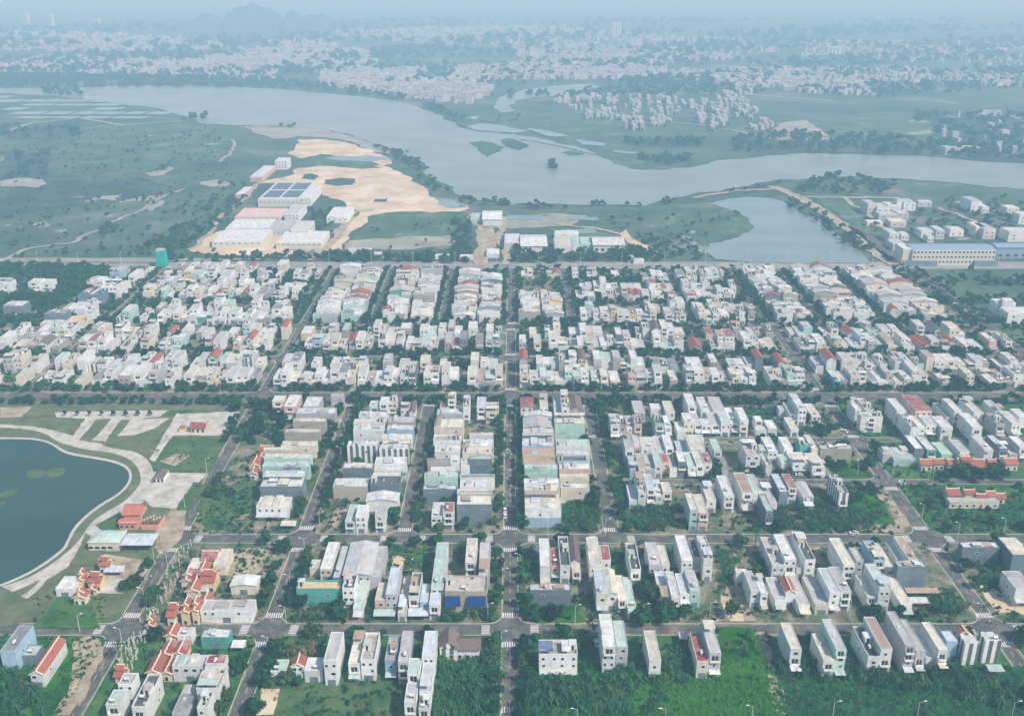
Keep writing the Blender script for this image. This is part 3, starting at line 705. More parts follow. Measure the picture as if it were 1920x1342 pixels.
TR['B1'] = (480, 980, 3.706, '''
445 525 328 140 6 w c -;532 590 388 165 5.5 g G n;600 795 375 140 7.5 g g g;800 868 383 168 6 g g n;372 450 320 262 4 c c n;280 592 470 410 8 q e n
600 685 465 365 10 k w -;672 745 600 395 4.5 m w a;825 897 545 420 7 c p -;900 980 505 315 9.5 b g -;985 1045 633 388 4 c c -;1060 1132 525 355 8 k w -
1137 1200 568 430 6 b b -;1215 1302 470 142 9 m w -;1203 1277 577 482 7 b w -;1452 1530 298 112 9 c w -;1537 1622 372 142 7 g g n;1312 1605 488 378 9 n n n
810 963 655 602 3.6 m w n;1050 1195 660 582 3.6 b w n;1475 1555 372 345 4 r w n
100 205 1040 957 4 m w -;245 330 1000 935 6 t w g;335 462 1035 942 5 w w -;470 560 965 765 11 g w -;640 722 985 768 7.5 c w -;727 825 965 775 9 n w -
895 975 965 800 8 n b -;985 1062 975 757 10 g g -;1050 1137 1060 947 9 m w -;1030 1112 1255 1118 8.5 g w -;1152 1242 935 757 11 b w -;1135 1218 1185 975 8 b w -;1130 1205 1300 1205 6.5 n w -''')
TR['B2'] = (960, 980, 3.706, '''
195 268 305 115 9 w w -;272 330 305 180 7 r p -;335 405 308 105 8.5 k w -;410 475 285 102 9 u w g;418 480 345 300 6 c c -;540 622 298 107 8.5 c w -
622 687 268 162 7.5 r w -;822 896 335 150 8.5 k w -;955 1040 300 140 8 g g -;1042 1097 302 162 7 c w -;1180 1257 270 92 10.5 w w -;1262 1318 250 118 8 k g -;1325 1397 262 100 11 n w -
125 410 475 430 7.5 g G n;587 660 502 330 8.5 b c -;662 732 495 330 8.5 c w g;737 800 545 370 6 c c -;803 870 622 382 4 m w -;1037 1105 565 342 5 b w a;1107 1166 525 345 8.5 w w -
1170 1235 500 358 6.5 b w -;1238 1310 480 335 8 g m -;188 455 925 825 9.5 n w -;632 722 870 640 12.5 w w -;726 806 870 685 9.5 m g -;955 1037 965 755 8.5 c w -
1285 1367 970 770 7.5 r c -;1372 1455 912 700 10.5 g g -;1165 1225 805 757 3.5 g w n;1640 1725 480 332 8 g w -;1725 1790 465 335 8 n w -;1560 1640 360 325 7 w w -;1650 1700 600 500 4 w w n''')
TR['B3'] = (1440, 980, 3.706, '''
28 115 305 110 7 n w -;117 197 262 85 9.5 w w -;252 330 268 72 9.5 k w -;200 250 322 170 5 g w n;527 605 300 112 9.5 c w -;612 665 268 178 9 g g -;737 815 270 135 9.5 n b -
818 890 340 145 6 c c -;893 958 262 145 6 c w -;962 1042 265 100 9.5 o w -;900 1105 312 265 11 m G n;965 1195 485 455 3.2 o n n;980 1125 555 517 3.5 w w n;1355 1612 178 140 8.5 w G n
1700 1830 230 105 10 c G n;1722 1850 465 342 8 g w -;-55 42 495 372 8 w w -;48 122 545 385 5 g w a;125 200 485 392 7.5 t w g;205 292 580 368 4.5 g w a;330 425 580 380 4.5 g c -
430 503 490 320 9.5 b w -;507 580 485 312 9.5 g w -;690 757 520 372 6.5 c w a;772 855 465 290 11 m w -;925 1005 575 362 5 c w a;157 235 885 700 10 c w -;385 465 962 775 8 c w -
472 547 888 675 12 g m -;695 777 942 730 7.5 k w -;785 865 885 660 11 o w -;955 1025 862 622 12.5 g g -;1030 1095 898 680 9.5 g g -;1100 1170 942 772 4 w w n;1177 1250 890 697 8.5 c w -
1243 1320 832 757 8.5 b b n;1372 1477 850 782 9.5 w s n;1512 1625 830 765 10 w s n;1340 1400 772 738 9 t c g;1540 1650 1030 985 3 m w n''')
TR['M1'] = (480, 730, 4.0, '''
120 205 95 52 10 w c -;207 300 135 45 9.5 w p -;352 470 132 60 9 w g -;300 590 185 145 8 b g n;275 520 248 222 8 c n n;212 475 328 302 9 c n n;185 450 430 395 8 c c n
55 250 460 440 7 c c n;60 410 522 490 7.5 c m n;45 395 585 552 7.5 m m n;190 335 612 597 9 B g n;60 350 655 618 8.5 w w n;28 347 735 665 9 w G n;0 240 890 812 6.5 c w -;180 300 1020 985 3.2 c n n
925 990 112 60 10 w w -;990 1052 110 65 9 n c -;850 925 130 90 8 w w -;770 850 205 170 8 m w n;850 970 212 175 8 w w n;730 960 265 232 8 n w n;728 955 315 275 8 m w n
682 912 432 392 9.5 w s n;650 875 597 557 8.5 w G n;575 840 735 672 7 w n n;990 1187 255 210 7.5 g n n;980 1187 308 272 8 w b n;948 1187 378 342 7.5 c w n;925 1150 455 418 9.5 w s n
945 1160 412 385 8 c n n;890 1137 565 512 8.5 w w n;885 1090 612 595 7 w w n;875 1080 655 632 8 c w n;855 1075 720 662 8.5 k G n;825 1062 840 778 8 w w g
665 742 1005 868 6 m m -;745 822 965 872 9 w w -;888 960 968 868 9 g w -;875 948 1032 980 6 q w -;1085 1148 150 102 7 r w -;1150 1190 170 95 7 u w g
1438 1495 85 32 12 q w -;1378 1436 150 112 8 r w -;1355 1560 190 150 7.5 b g n;1545 1602 140 68 11 q w -;1335 1555 290 228 8 c c n;1330 1535 395 352 8.5 n w n;1340 1532 470 430 8.5 c w n
1285 1455 548 522 8.5 G n n;1458 1525 555 500 8 w w n;1310 1490 615 588 8.5 w w n;1262 1512 662 628 8.5 m m n;1252 1502 755 725 8 b G n;1315 1398 960 852 7 w w -;1402 1482 925 852 9.5 r w -
1655 1722 135 62 9.5 b w -;1724 1820 175 105 7 n c -;1600 1780 352 330 7 c w n;1550 1780 432 382 8 w w n;1548 1780 490 445 8 n c n;1600 1770 530 508 9.5 m G n;1535 1595 545 520 8 m w n;1535 1600 600 575 8 c w n
1530 1790 668 650 8 G w n;1530 1762 735 688 8.5 w w n;1508 1770 790 758 8 n w n;1505 1768 870 800 10 c G n;560 690 60 40 6 n g n''')
TR['M2'] = (960, 730, 4.0, '''
66 160 150 66 9.5 r w g;210 272 145 60 11 c w -;95 297 205 152 7.5 w w g;87 303 290 215 7.5 g n g;85 315 342 300 8 c c n;77 315 430 352 8 w b n;80 325 500 447 8.5 o y n;92 340 555 535 8 o c n
95 343 602 568 9 m m n;90 355 708 675 8.5 w w n;97 358 775 725 8.5 c w n;98 370 895 790 10.5 c w nB;318 372 180 72 9 b w -;372 432 150 22 12.5 n w -;437 527 160 62 9 u n g;320 550 262 208 9.5 c m n
332 585 430 380 8 m w n;345 585 495 470 8 w w n;343 560 548 505 9 k b n;355 590 605 562 8 w p n;360 580 665 640 8 c c n;368 582 745 715 8.5 w c n
918 1000 182 90 6 g g -;1152 1222 175 92 7 c w -;1042 1118 152 112 5 w w -;740 810 272 192 8.5 n w -;812 858 275 197 8 k n -;860 918 290 202 6.5 g w -;915 975 272 200 8.5 k p -
1075 1145 265 187 8.5 k m -;1147 1200 292 202 6 w w a;1320 1385 132 36 10 w w -;1422 1485 165 62 8 w w -;1512 1600 165 62 7 g w -;1285 1368 250 182 8.5 w c -;1370 1420 268 175 6.5 g w a;1422 1490 275 225 6.5 w w -
1492 1565 270 172 6.5 g w -;1570 1640 255 172 8.5 m w -;1645 1703 262 142 6.5 w w a;1710 1775 235 142 10.5 w w -;850 915 452 342 8.5 g w -;917 967 442 347 7.5 g n -;970 1080 442 362 7.5 c w -
1082 1150 468 357 7 g w -;1152 1215 450 347 9 w w -;1330 1450 455 342 6.5 c w -;1242 1328 470 388 3 b b n;885 948 610 502 5 g b n;950 1007 602 502 6.5 o w -;1010 1070 607 492 5 g g n;1073 1130 572 462 7.5 m w -
1133 1180 555 487 6.5 r p -;1183 1240 600 495 5 g w n;1248 1310 550 462 8.5 w G -;1320 1380 590 477 6 m w -;1383 1440 575 472 7 c w -;1443 1502 560 477 7.5 r w -;1517 1575 472 377 6.5 m w -;1575 1622 620 502 4 G g n
1757 1865 500 387 9.5 n w -;1875 1940 490 395 8 g w -;880 945 835 717 5 b w -;948 1007 785 642 9 n w -;1012 1075 755 640 9 b w -;1078 1130 808 700 6 w w -;1133 1200 775 700 7.5 c c -
1462 1532 835 712 7 c w -;1592 1670 805 652 9.5 w w -;1727 1810 782 632 10.5 o w -;1815 1877 775 642 7 m w n;1332 1397 912 782 11 c m -;1400 1475 935 790 9.5 c p -;1880 1960 920 792 9.5 m G -;1220 1310 960 940 3 o n n
1240 1310 320 250 5 w w n;1385 1440 380 345 4 m w n;1825 1880 240 205 6 w w -;1830 1920 310 285 4 w w n''')
TR['M3'] = (1440, 730, 4.0, '''
222 290 155 36 10.5 w w -;150 222 190 102 6 m w -;85 145 160 128 5 m w n;332 397 210 112 5.5 c w -;172 232 310 216 4 c w -;640 862 215 182 9.5 n w -;622 700 158 86 9.5 w w -;742 807 180 76 9 n w -
967 1037 165 72 9.5 w w -;1118 1240 175 50 10.5 r p -;1072 1128 292 182 8.5 n w -;1130 1178 292 200 7 c w -;1187 1265 270 192 7.5 g w -;1302 1387 292 207 7.5 w w -;1390 1457 168 72 9.5 w w -;1335 1388 212 107 5 m w n
1547 1617 182 72 8.5 c w -;1532 1610 290 182 8.5 w w -;1715 1780 182 87 7.5 b w -;1712 1780 267 187 8.5 n g -;1832 1902 262 162 8 w w -;1885 1960 215 150 8 w w -;1102 1172 452 347 8.5 w G -;1192 1267 462 357 7.5 w e -
1300 1385 492 402 5 m m -;1440 1512 475 382 7.5 g w -;1625 1692 462 352 9.5 w w -;1737 1802 450 347 8.5 w G -;1808 1885 490 442 4 c n n;1882 1960 440 357 8 w w -;395 632 450 424 8 w n n;850 1090 495 440 5 c g n
945 1110 530 502 4 m m n;130 195 460 362 7.5 w w -;240 320 430 377 8.5 q e n;322 377 452 347 8.5 c c -;180 312 565 467 5.5 w w a;332 432 590 482 6 c w a;87 152 775 637 9.5 b G -;155 217 745 640 9 r w -
267 342 812 697 6 g w g;537 605 790 652 9.5 n s -;-5 70 862 720 6 g w n;-20 30 990 890 8 m w -;100 175 560 490 4 m w n;-15 72 580 440 6 n w n;0 75 470 362 7 w w -;0 70 300 235 5 w w -''')
hs = []
for key, (ox, oy, sc, txt) in TR.items():
    for line in txt.replace('\n', ';').split(';'):
        t = line.split()
        if len(t) < 8: continue
        x0, x1, yf, yb, h = map(float, t[:5])
        X0, Y0 = at(ox + x0 / sc, oy + yf / sc, h); X1, _ = at(ox + x1 / sc, oy + yf / sc, h); _, Y1 = at(ox + x1 / sc, oy + yb / sc, h)
        if Y1 - Y0 < 3.5: Y1 = Y0 + 3.5
        hs.append(dict(b=[X0, X1, Y0, Y1], h=h, r=t[5], w=t[6], f=t[7], src=key))
# the rest of the town: rows and columns of lots up to the main road
g = random.Random(31)
def rc(): return g.choice('wwwwwwgggggccccmmbnnnnnnkGw' if g.random() < .93 else 'tturo')
def wc(): return g.choice('wwwwwwwwwwcccggnnm' if g.random() < .93 else 'yeGsbp')
def gap(x0, x1, y0, y1): return any(x0 < q[1] and x1 > q[0] and y0 < q[3] and y1 > q[2] for q in VOID)
VOID = [(60, 110, 800, 822), (-60, 196, 838, 860), (-35, -4, 825, 860), (70, 100, 725, 748), (-560, -345, 712, 860)]
def rowf(x0, x1, yfront, depth, fill, back=False, lw=(4.6, 6.4)):
    x = x0
    while x < x1 - 4:
        wd = g.choice((lw[0], 5, 5.2, lw[1], 7.6 if g.random() < .3 else 5.2)); L = depth * g.uniform(.72, 1.0)
        y0 = yfront + (g.uniform(0, 2.5) if not back else depth - L)
        if g.random() < fill and not gap(x, x + wd, y0, y0 + L):
            h = g.choice((4, 4, 5, 5, 6.5, 7.5, 7.5, 8.5, 10))
            hs.append(dict(b=[x, min(x + wd, x1), y0, y0 + L], h=h, r=rc(), w=wc(), f='p' if not back else '-' if g.random() < .5 else 'n', src='row'))
        elif g.random() < .6: TREES_AT.append((x + wd / 2, yfront + depth * g.uniform(.2, .8)))
        x += wd + (.05 if g.random() < .8 else g.uniform(.6, 2))
def colf(y0, y1, xa, xb, fill):
    y = y0
    while y < y1 - 5:
        L = g.choice((5, 6, 7.5, 8.5, 10))
        if g.random() < fill and not gap(xa, xb, y, y + L):
            j = g.uniform(0, 3.5); k = g.uniform(0, 2.0)
            if g.random() < .55:
                xm = xa + j + (xb - xa - j - k) * g.choice((.3, .4, .6, .7)); hh = g.choice((4.5, 5.5, 7, 8))
                hs.append(dict(b=[xa + j, xm, y, min(y + L, y1)], h=hh, r=rc(), w=wc(), f='n', src='col'))
                hs.append(dict(b=[xm + .05, xb - k, y, min(y + L * g.choice((1, 1, .7)), y1)], h=max(4, hh + g.choice((-2.5, -1.2, 1.2, 2.5))), r=rc(), w=wc(), f='n', src='col'))
            else: hs.append(dict(b=[xa + j, xb - k, y, min(y + L, y1)], h=g.choice((4.5, 5.5, 7, 7.5, 8.5, 9.5)), r=rc(), w=wc(), f=g.choice(('n', 'ng', 'ng')), src='col'))
        elif g.random() < .7: TREES_AT.append(((xa + xb) / 2 + g.uniform(-5, 5), y + L / 2))
        y += L + .05
TREES_AT = []
for d in (D[3] + 7, D[4] + 3):
    for xa, xb, fi in ((-305, -163, .80), (-153, -6, .86), (5, 190, .82), (202, 352, .80)):
        rowf(xa, xb, d + 6, 21, fi); rowf(xa, xb, d + 31, 18, fi * .9, True)
    rowf(-366, -315, d + 6, 20, .85); rowf(-366, -315, d + 31, 18, .75, True); rowf(368, 460, d + 10, 19, .35)
    rowf(-460, -378, d + 6, 20, .7); rowf(-460, -378, d + 31, 18, .5, True)
for xa, xb, fi in ((-158.3, -107, .9), (-107, -53.5, .86), (-53.5, -.8, .97), (192, 236, .88), (236, 283, .86), (283, 340, .7)):
    m_ = (xa + xb) / 2
    for p, q in ((xa + 6.5, m_ - .1), (m_ + .1, xb - 6.5)):
        colf(D[5] + 8, D[6] - 12, p, q, fi)
colf(D[5] + 8, D[5] + 70, 5, 22, .97); colf(D[5] + 8, D[5] + 70, 23, 40, .97)
for d in (706, 762, 812):
    rowf(-300, -165, d, 19, .82); rowf(-300, -165, d + 22, 16, .62, True)
    rowf(52, 134, d, 18, .82); rowf(52, 134, d + 20, 16, .72, True)
    rowf(142, 187, d, 20, .88); rowf(142, 187, d + 22, 16, .7, True); rowf(-368, -316, d, 18, .55); rowf(-368, -316, d + 20, 16, .3, True)
for x in (8, 30, 60, 82, 118, 150, 172): rowf(x, x + 14, 822, 16, .9)
for a_, b_, c_, d_, h_, r1, w1 in ((52, 74, 531, 523, 9, 'c', 'w'), (76, 96, 531, 524, 8, 'c', 'w'), (-20, 14, 535, 525, 8, 'w', 'w'), (5, 42, 575, 565, 10, 'w', 'G'), (145, 190, 555, 545, 8, 'B', 'G'), (82, 122, 590, 582, 8, 'G', 'G'), (75, 115, 608, 602, 5, 'c', 'c'), (30, 88, 630, 622, 6, 'w', 'g'), (118, 165, 580, 570, 6, 'w', 'w'),
                              (122, 160, 606, 594, 6, 'q', 'c'), (190, 225, 540, 528, 6, 'w', 'w'), (205, 236, 512, 503, 7, 'b', 'b'), (240, 262, 519, 505, 8, 'w', 'w'), (283, 296, 545, 518, 11, 'w', 'w'), (297, 309, 540, 515, 14, 'n', 'g'), (160, 185, 530, 520, 5, 'r', 'w')):
    X0, Y0 = at(a_, c_, h_); X1, _ = at(b_, c_, h_); _, Y1 = at(b_, d_, h_); hs.append(dict(b=[X0, X1, Y0, max(Y1, Y0 + 8)], h=h_, r=r1, w=w1, f='-', src='row'))
# one house never stands inside another
for _ in range(4):
    for i, a in enumerate(hs):
        A = a['b']
        for b in hs[i + 1:]:
            B = b['b']
            ox = min(A[1], B[1]) - max(A[0], B[0]); oy = min(A[3], B[3]) - max(A[2], B[2])
            if ox > -.03 and oy > -.03:
                if ox < oy:
                    s = ox / 2 + .03
                    if A[0] < B[0]: A[1] -= s; B[0] += s
                    else: A[0] += s; B[1] -= s
                else:
                    s = oy / 2 + .03
                    if A[2] < B[2]: A[3] -= s; B[2] += s
                    else: A[2] += s; B[3] -= s
hs = [a for a in hs if a['b'][1] - a['b'][0] > 2.2 and a['b'][3] - a['b'][2] > 2.5]
# keep the streets open
def keep(a):
    A = a['b']
    for X, y0, y1, hw_ in [(-158.3, 0, 900, 4.6), (-99, 0, 569, 4.6), (-.8, 0, 900, 5), (196.7, 0, 900, 5), (-51.5, 403, 569, 4.4), (47.3, 403, 569, 4.4)]:
        if A[2] < y1 and A[3] > y0 and A[0] < X + hw_ and A[1] > X - hw_:
            if (A[0] + A[1]) / 2 < X: A[1] = X - hw_
            else: A[0] = X + hw_
    for Y in (334, 403): 
        if A[2] < Y + 4.4 and A[3] > Y - 4.4:
            if (A[2] + A[3]) / 2 < Y: A[3] = Y - 4.4
            else: A[2] = Y + 4.4
    if A[2] < 577 and A[3] > 562:
        if (A[2] + A[3]) / 2 < 569: A[3] = 562
        else: A[2] = 577
    return A[1] - A[0] > 2.2 and A[3] - A[2] > 2.5
hs = [a for a in hs if keep(a)]
hs.sort(key=lambda a: a['b'][2])
for a in hs: RECTS.append(a['b'])
ORD = ['first', 'second', 'third', 'fourth', 'fifth', 'sixth', 'seventh', 'eighth', 'ninth', 'tenth', 'eleventh', 'twelfth', 'thirteenth', 'fourteenth', 'fifteenth', 'sixteenth', 'seventeenth', 'eighteenth', 'nineteenth', 'twentieth']
ORD += ['twenty-' + s for s in ORD[:9]] + ['thirtieth'] + ['thirty-' + s for s in ORD[:9]] + ['fortieth'] + ['forty-' + s for s in ORD[:9]] + ['fiftieth'] + ['fifty-' + s for s in ORD[:9]]
def zone(a):
    X = (a['b'][0] + a['b'][1]) / 2; Y = (a['b'][2] + a['b'][3]) / 2
    if Y < 334: return ('lowest row', 'lagoon road') if X < -.8 else ('lowest row', 'central avenue')
    if Y < 403:
        z = 'block above the lowest cross street' 
        if X < -158: return ('lagoon side plots below the pink hall', 'water')
        return (z + ', lagoon half', 'lagoon road') if X < -.8 else (z + ', open-field half', 'central avenue') if X < 196 else ('plots beyond the diagonal road', 'diagonal road')
    if Y < 569:
        if X < -99: return ('column facing the grass lots', '')
        if X < -51.5: return ('columns around the striped house', '')
        if X < -.8: return ('columns just lagoon side of central avenue', '')
        if X < 47.3: return ('columns ending in the blue wall', '')
        if X < 196:
            return ('row above the banana grove', 'central avenue') if Y < 459 else ('middle front-facing row', 'central avenue') if Y < 509 else ('row under the wide street', 'central avenue')
        return ('rows beyond the diagonal road', 'diagonal road') if Y < 509 else ('far corner rows beyond the diagonal road', 'diagonal road')
    return ('first row above the wide street, lagoon half', 'lagoon side') if X < -.8 else ('first row above the wide street, field half', 'central avenue')
near, far_h = hs[:300], hs[300:]
zones = {}
for a in near: zones.setdefault(zone(a), []).append(a)
for (zn, frm), lst in zones.items():
    lst.sort(key=(lambda a: a['b'][0] + a['b'][1]) if frm else (lambda a: a['b'][2]))
    for i, a in enumerate(lst):
        st = max(1, round((a['h'] - .3) / 3.3)); sw = ('low', 'two-storey', 'three-storey', 'tall')[min(3, st - 1)]
        how = (ORD[i] + ' from ' + ('the ' if frm != 'central avenue' else '') + frm + ' in ') if frm else (ORD[i] + ' away from the viewer, ')
        a['label'] = f"{sw} {WNAME[a['w']]} house, {RNAME[a['r']]} roof, {how}{zn}"
        a['label'] = ' '.join(a['label'].split()[:16])
        a['group'] = 'houses in the ' + zn
KN = {'t': 'tiled_house', 'u': 'tiled_house'}
for i, a in enumerate(near):
    A = a['b']; W_, L_ = A[1] - A[0], A[3] - A[2]
    root = empty(KN.get(a['r'], 'shed' if a['h'] < 4.6 else 'townhouse'), (A[0], A[2], PZ), a['label'], 'house' if a['h'] >= 4.6 else 'shed', a['group'])
    house(Out(root, None, (A[0], A[2], PZ)), W_, L_, a['h'], a['r'], a['w'], a['f'], random.Random(i * 13 + 5), 0 if A[2] < 420 else 1)
mass = MB()
for i, a in enumerate(far_h):
    A = a['b']; house(Out(None, mass, (A[0], A[2], PZ)), A[1] - A[0], A[3] - A[2], a['h'], a['r'], a['w'], a['f'], random.Random(i * 17 + 3), 2)
mass.build('distant_houses', kind='stuff', label='closely packed pale houses filling the blocks up to the main road', cat='houses')

# ------------------------------------------------------------------ SPECIAL BUILDINGS
def rect(o, x0, x1, yf, yb, h):
    ox, oy, sc = o
    X0, Y0 = at(ox + x0 / sc, oy + yf / sc, h); X1, _ = at(ox + x1 / sc, oy + yf / sc, h); _, Y1 = at(ox + x1 / sc, oy + yb / sc, h)
    return X0, X1, Y0, max(Y1, Y0 + 2)
P0, B0, FL, FM, FR = (0, 730, 4.0), (0, 980, 3.706), (0, 220, 4.0), (480, 220, 4.0), (1440, 220, 4.0)
PIX = (0, 0, 1.0)
def site(name, label, cat, o, x0, x1, yf, yb, h, group=None, z=PZ):
    X0, X1, Y0, Y1 = rect(o, x0, x1, yf, yb, h)
    RECTS.append([X0, X1, Y0, Y1])
    return empty(name, (X0, Y0, z), label, cat, group), X1 - X0, Y1 - Y0
def windows(root, W, z, n, ww=1.2, wh=1.3, y=0, key='window'):
    for i in range(n):
        me = proto((key, ww, wh), lambda: win_mb(ww, wh))[1]
        o = bpy.data.objects.new(key, me); o.location = (W * (i + .5) / n, y, z); link(o, parent=root)
def hip(m, x0, x1, y0, y1, z, rise, mat, run=None):
    run = run or min(x1 - x0, y1 - y0) / 2 * .98
    lo = [(x0, y0, z), (x1, y0, z), (x1, y1, z), (x0, y1, z)]
    if y1 - y0 > x1 - x0: hi = [(x0 + run, y0 + run, z + rise), (x1 - run, y0 + run, z + rise), (x1 - run, y1 - run, z + rise), (x0 + run, y1 - run, z + rise)]
    else: hi = [(x0 + run, y0 + run, z + rise), (x1 - run, y0 + run, z + rise), (x1 - run, y1 - run, z + rise), (x0 + run, y1 - run, z + rise)]
    m.hexa(lo, hi, mat)

# community hall with its canopy by the lagoon
r_, W, L = site('community_hall', 'long cream hall with pale green hipped sheet roof beside the lagoon path', 'hall', B0, 600, 825, 137, 47, 5)
m = MB(); m.box(.4, W - .4, .4, L - .4, -.2, 4.5, 'wall_c'); m.build('wall', r_)
m = MB(); hip(m, 0, W, 0, L, 4.5, 1.1, 'roof_m', L * .3); m.build('roof', r_)
windows(r_, W * .8, 1.1, 4, 2.2, 1.5, .4)
r_, W, L = site('open_canopy', 'lavender sheet canopy on posts joined to the cream hall', 'canopy', B0, 835, 1058, 156, 72, 4)
m = MB(); m.hexa([(0, 0, 3.7), (W, 0, 3.7), (W, L * .55, 4.1), (0, L * .55, 4.1)], [(0, 0, 3.8), (W, 0, 3.8), (W, L * .55, 4.25), (0, L * .55, 4.25)], 'roof_b')
m.hexa([(0, L * .56, 4.0), (W, L * .56, 4.0), (W, L, 3.6), (0, L, 3.6)], [(0, L * .56, 4.2), (W, L * .56, 4.2), (W, L, 3.75), (0, L, 3.75)], 'roof_b'); m.build('roof', r_)
for x in (.3, W / 2, W - .5):
    for y in (.3, L - .5): m = MB(); m.box(x, x + .2, y, y + .2, -.2, 3.72, 'dark_metal'); m.build('post', r_)
# pink communal house
r_, W, L = site('communal_house', 'pink communal house with salmon tiled roofs in two tiers by the lagoon', 'communal house', P0, 890, 1185, 1000, 900, 4)
flat_mat('salmon', (.40, .15, .115), .8, .2, .15, .5); flat_mat('pink_wall', (.60, .30, .22), .8, .2, .15, .4)
m = MB(); m.box(0, W * .45, 0, L * .6, -.2, 4, 'pink_wall'); m.box(W * .08, W * .5, L * .25, L, 4.0, 6.5, 'pink_wall'); m.box(W * .55, W, 0, .3, -.2, 2.6, 'pink_wall'); m.box(W * .98, W, .31, L * .8, -.2, 2.2, 'pink_wall'); m.build('wall', r_)
m = MB(); gable(m, 0, W * .45, 0, L * .3, 3.4, 1.0, 'salmon', 'pink_wall', True, .5); m.build('porch_roof', r_)
m = MB(); gable(m, W * .08, W * .5, L * .25, L, 6.5, 2.6, 'salmon', 'pink_wall', True, .8, 'salmon'); m.build('roof', r_)
windows(r_, W * .4, .9, 3, 1.6, 1.5)
for k in range(7):
    m = MB(); x = W * (.58 + .06 * k); y = L * (.25 + .09 * (k % 4)); m.box(x, x + .4, y, y + .4, -.2, 3.4, 'salmon'); m.box(x - .15, x + .55, y - .15, y + .55, 3.402, 3.8, 'cream_trim'); m.build('gate_post', r_)
# park pavilion
r_, W, L = site('pavilion', 'small white pavilion with dark brown hipped roof on the pale plaza', 'pavilion', P0, 1140, 1225, 665, 595, 3.6)
m = MB(); m.box(.5, W - .5, .5, L - .5, -.2, 3.2, 'wall_w'); m.build('wall', r_)
m = MB(); hip(m, 0, W, 0, L, 3.2, 1.6, 'roof_u', W * .4); m.build('roof', r_); windows(r_, W, .5, 3, 1.2, 2.2, .5, 'doorway')
# small shrine in the walled court
r_, W, L = site('shrine', 'yellow walled shrine with dark maroon roof in the tiled court', 'shrine', P0, 1425, 1535, 283, 238, 4.2)
m = MB(); m.box(.3, W - .3, .3, L - .3, -.2, 3.6, 'wall_y'); m.build('wall', r_)
m = MB(); gable(m, 0, W, 0, L, 3.7, 1.8, 'roof_r', 'wall_y', True, .5, 'cream_trim'); m.build('roof', r_); windows(r_, W, .4, 3, 1.3, 2.2, .3, 'doorway')
r_, W, L = site('gatehouse', 'tiny yellow gatehouse with red roof at the court corner', 'gatehouse', P0, 1338, 1385, 293, 268, 3)
m = MB(); m.box(.2, W - .2, .2, L - .2, -.2, 2.6, 'wall_y'); m.build('wall', r_); m = MB(); hip(m, 0, W, 0, L, 2.6, .9, 'roof_t'); m.build('roof', r_)
# clan temples
def temple(i, label, o, x0, x1, yf, yb, h, group, ww='temple_wall', rm='roof_t', alongx=False, two=False):
    r_, W, L = site('clan_temple', label, 'temple', o, x0, x1, yf, yb, h, group)
    m = MB(); m.box(.3, W - .3, .3, L - .3, -.2, h - 1.2, ww); m.build('wall', r_)
    m = MB(); gable(m, 0, W, 0, L, h - 1.2, min(W if not alongx else L, 9) * .26, rm, ww, alongx, .3, 'cream_trim'); ro = m.build('roof', r_)
    rz = h - 1.2 + min(W if not alongx else L, 9) * .26 + .4
    m = MB()
    ends = ((W / 2, -.2), (W / 2, L + .2)) if not alongx else ((-.2, L / 2), (W + .2, L / 2))
    for k, (x, y) in enumerate(ends):
        f = MB(); sgn = -1 if k == 0 else 1; dx, dy = (sgn, 0) if alongx else (0, sgn)
        f.tube((x - dx * .8, y - dy * .8, rz - .2), (x + dx * .4, y + dy * .4, rz + .9), .22, .1, 'cream_trim', 5); f.build('ridge_finial', ro)
    if two:
        m = MB(); m.box(W * .25, W * .75, L * .3, L * .7, h - .6, h + .9, ww); gable(m, W * .2, W * .8, L * .25, L * .75, h + .9, 1.2, rm, ww, alongx, .3, 'cream_trim'); m.build('upper_roof', r_)
    windows(r_, W, .3, 2 if W > 5 else 1, 1.2, 2.0, .3, 'doorway')
    return r_
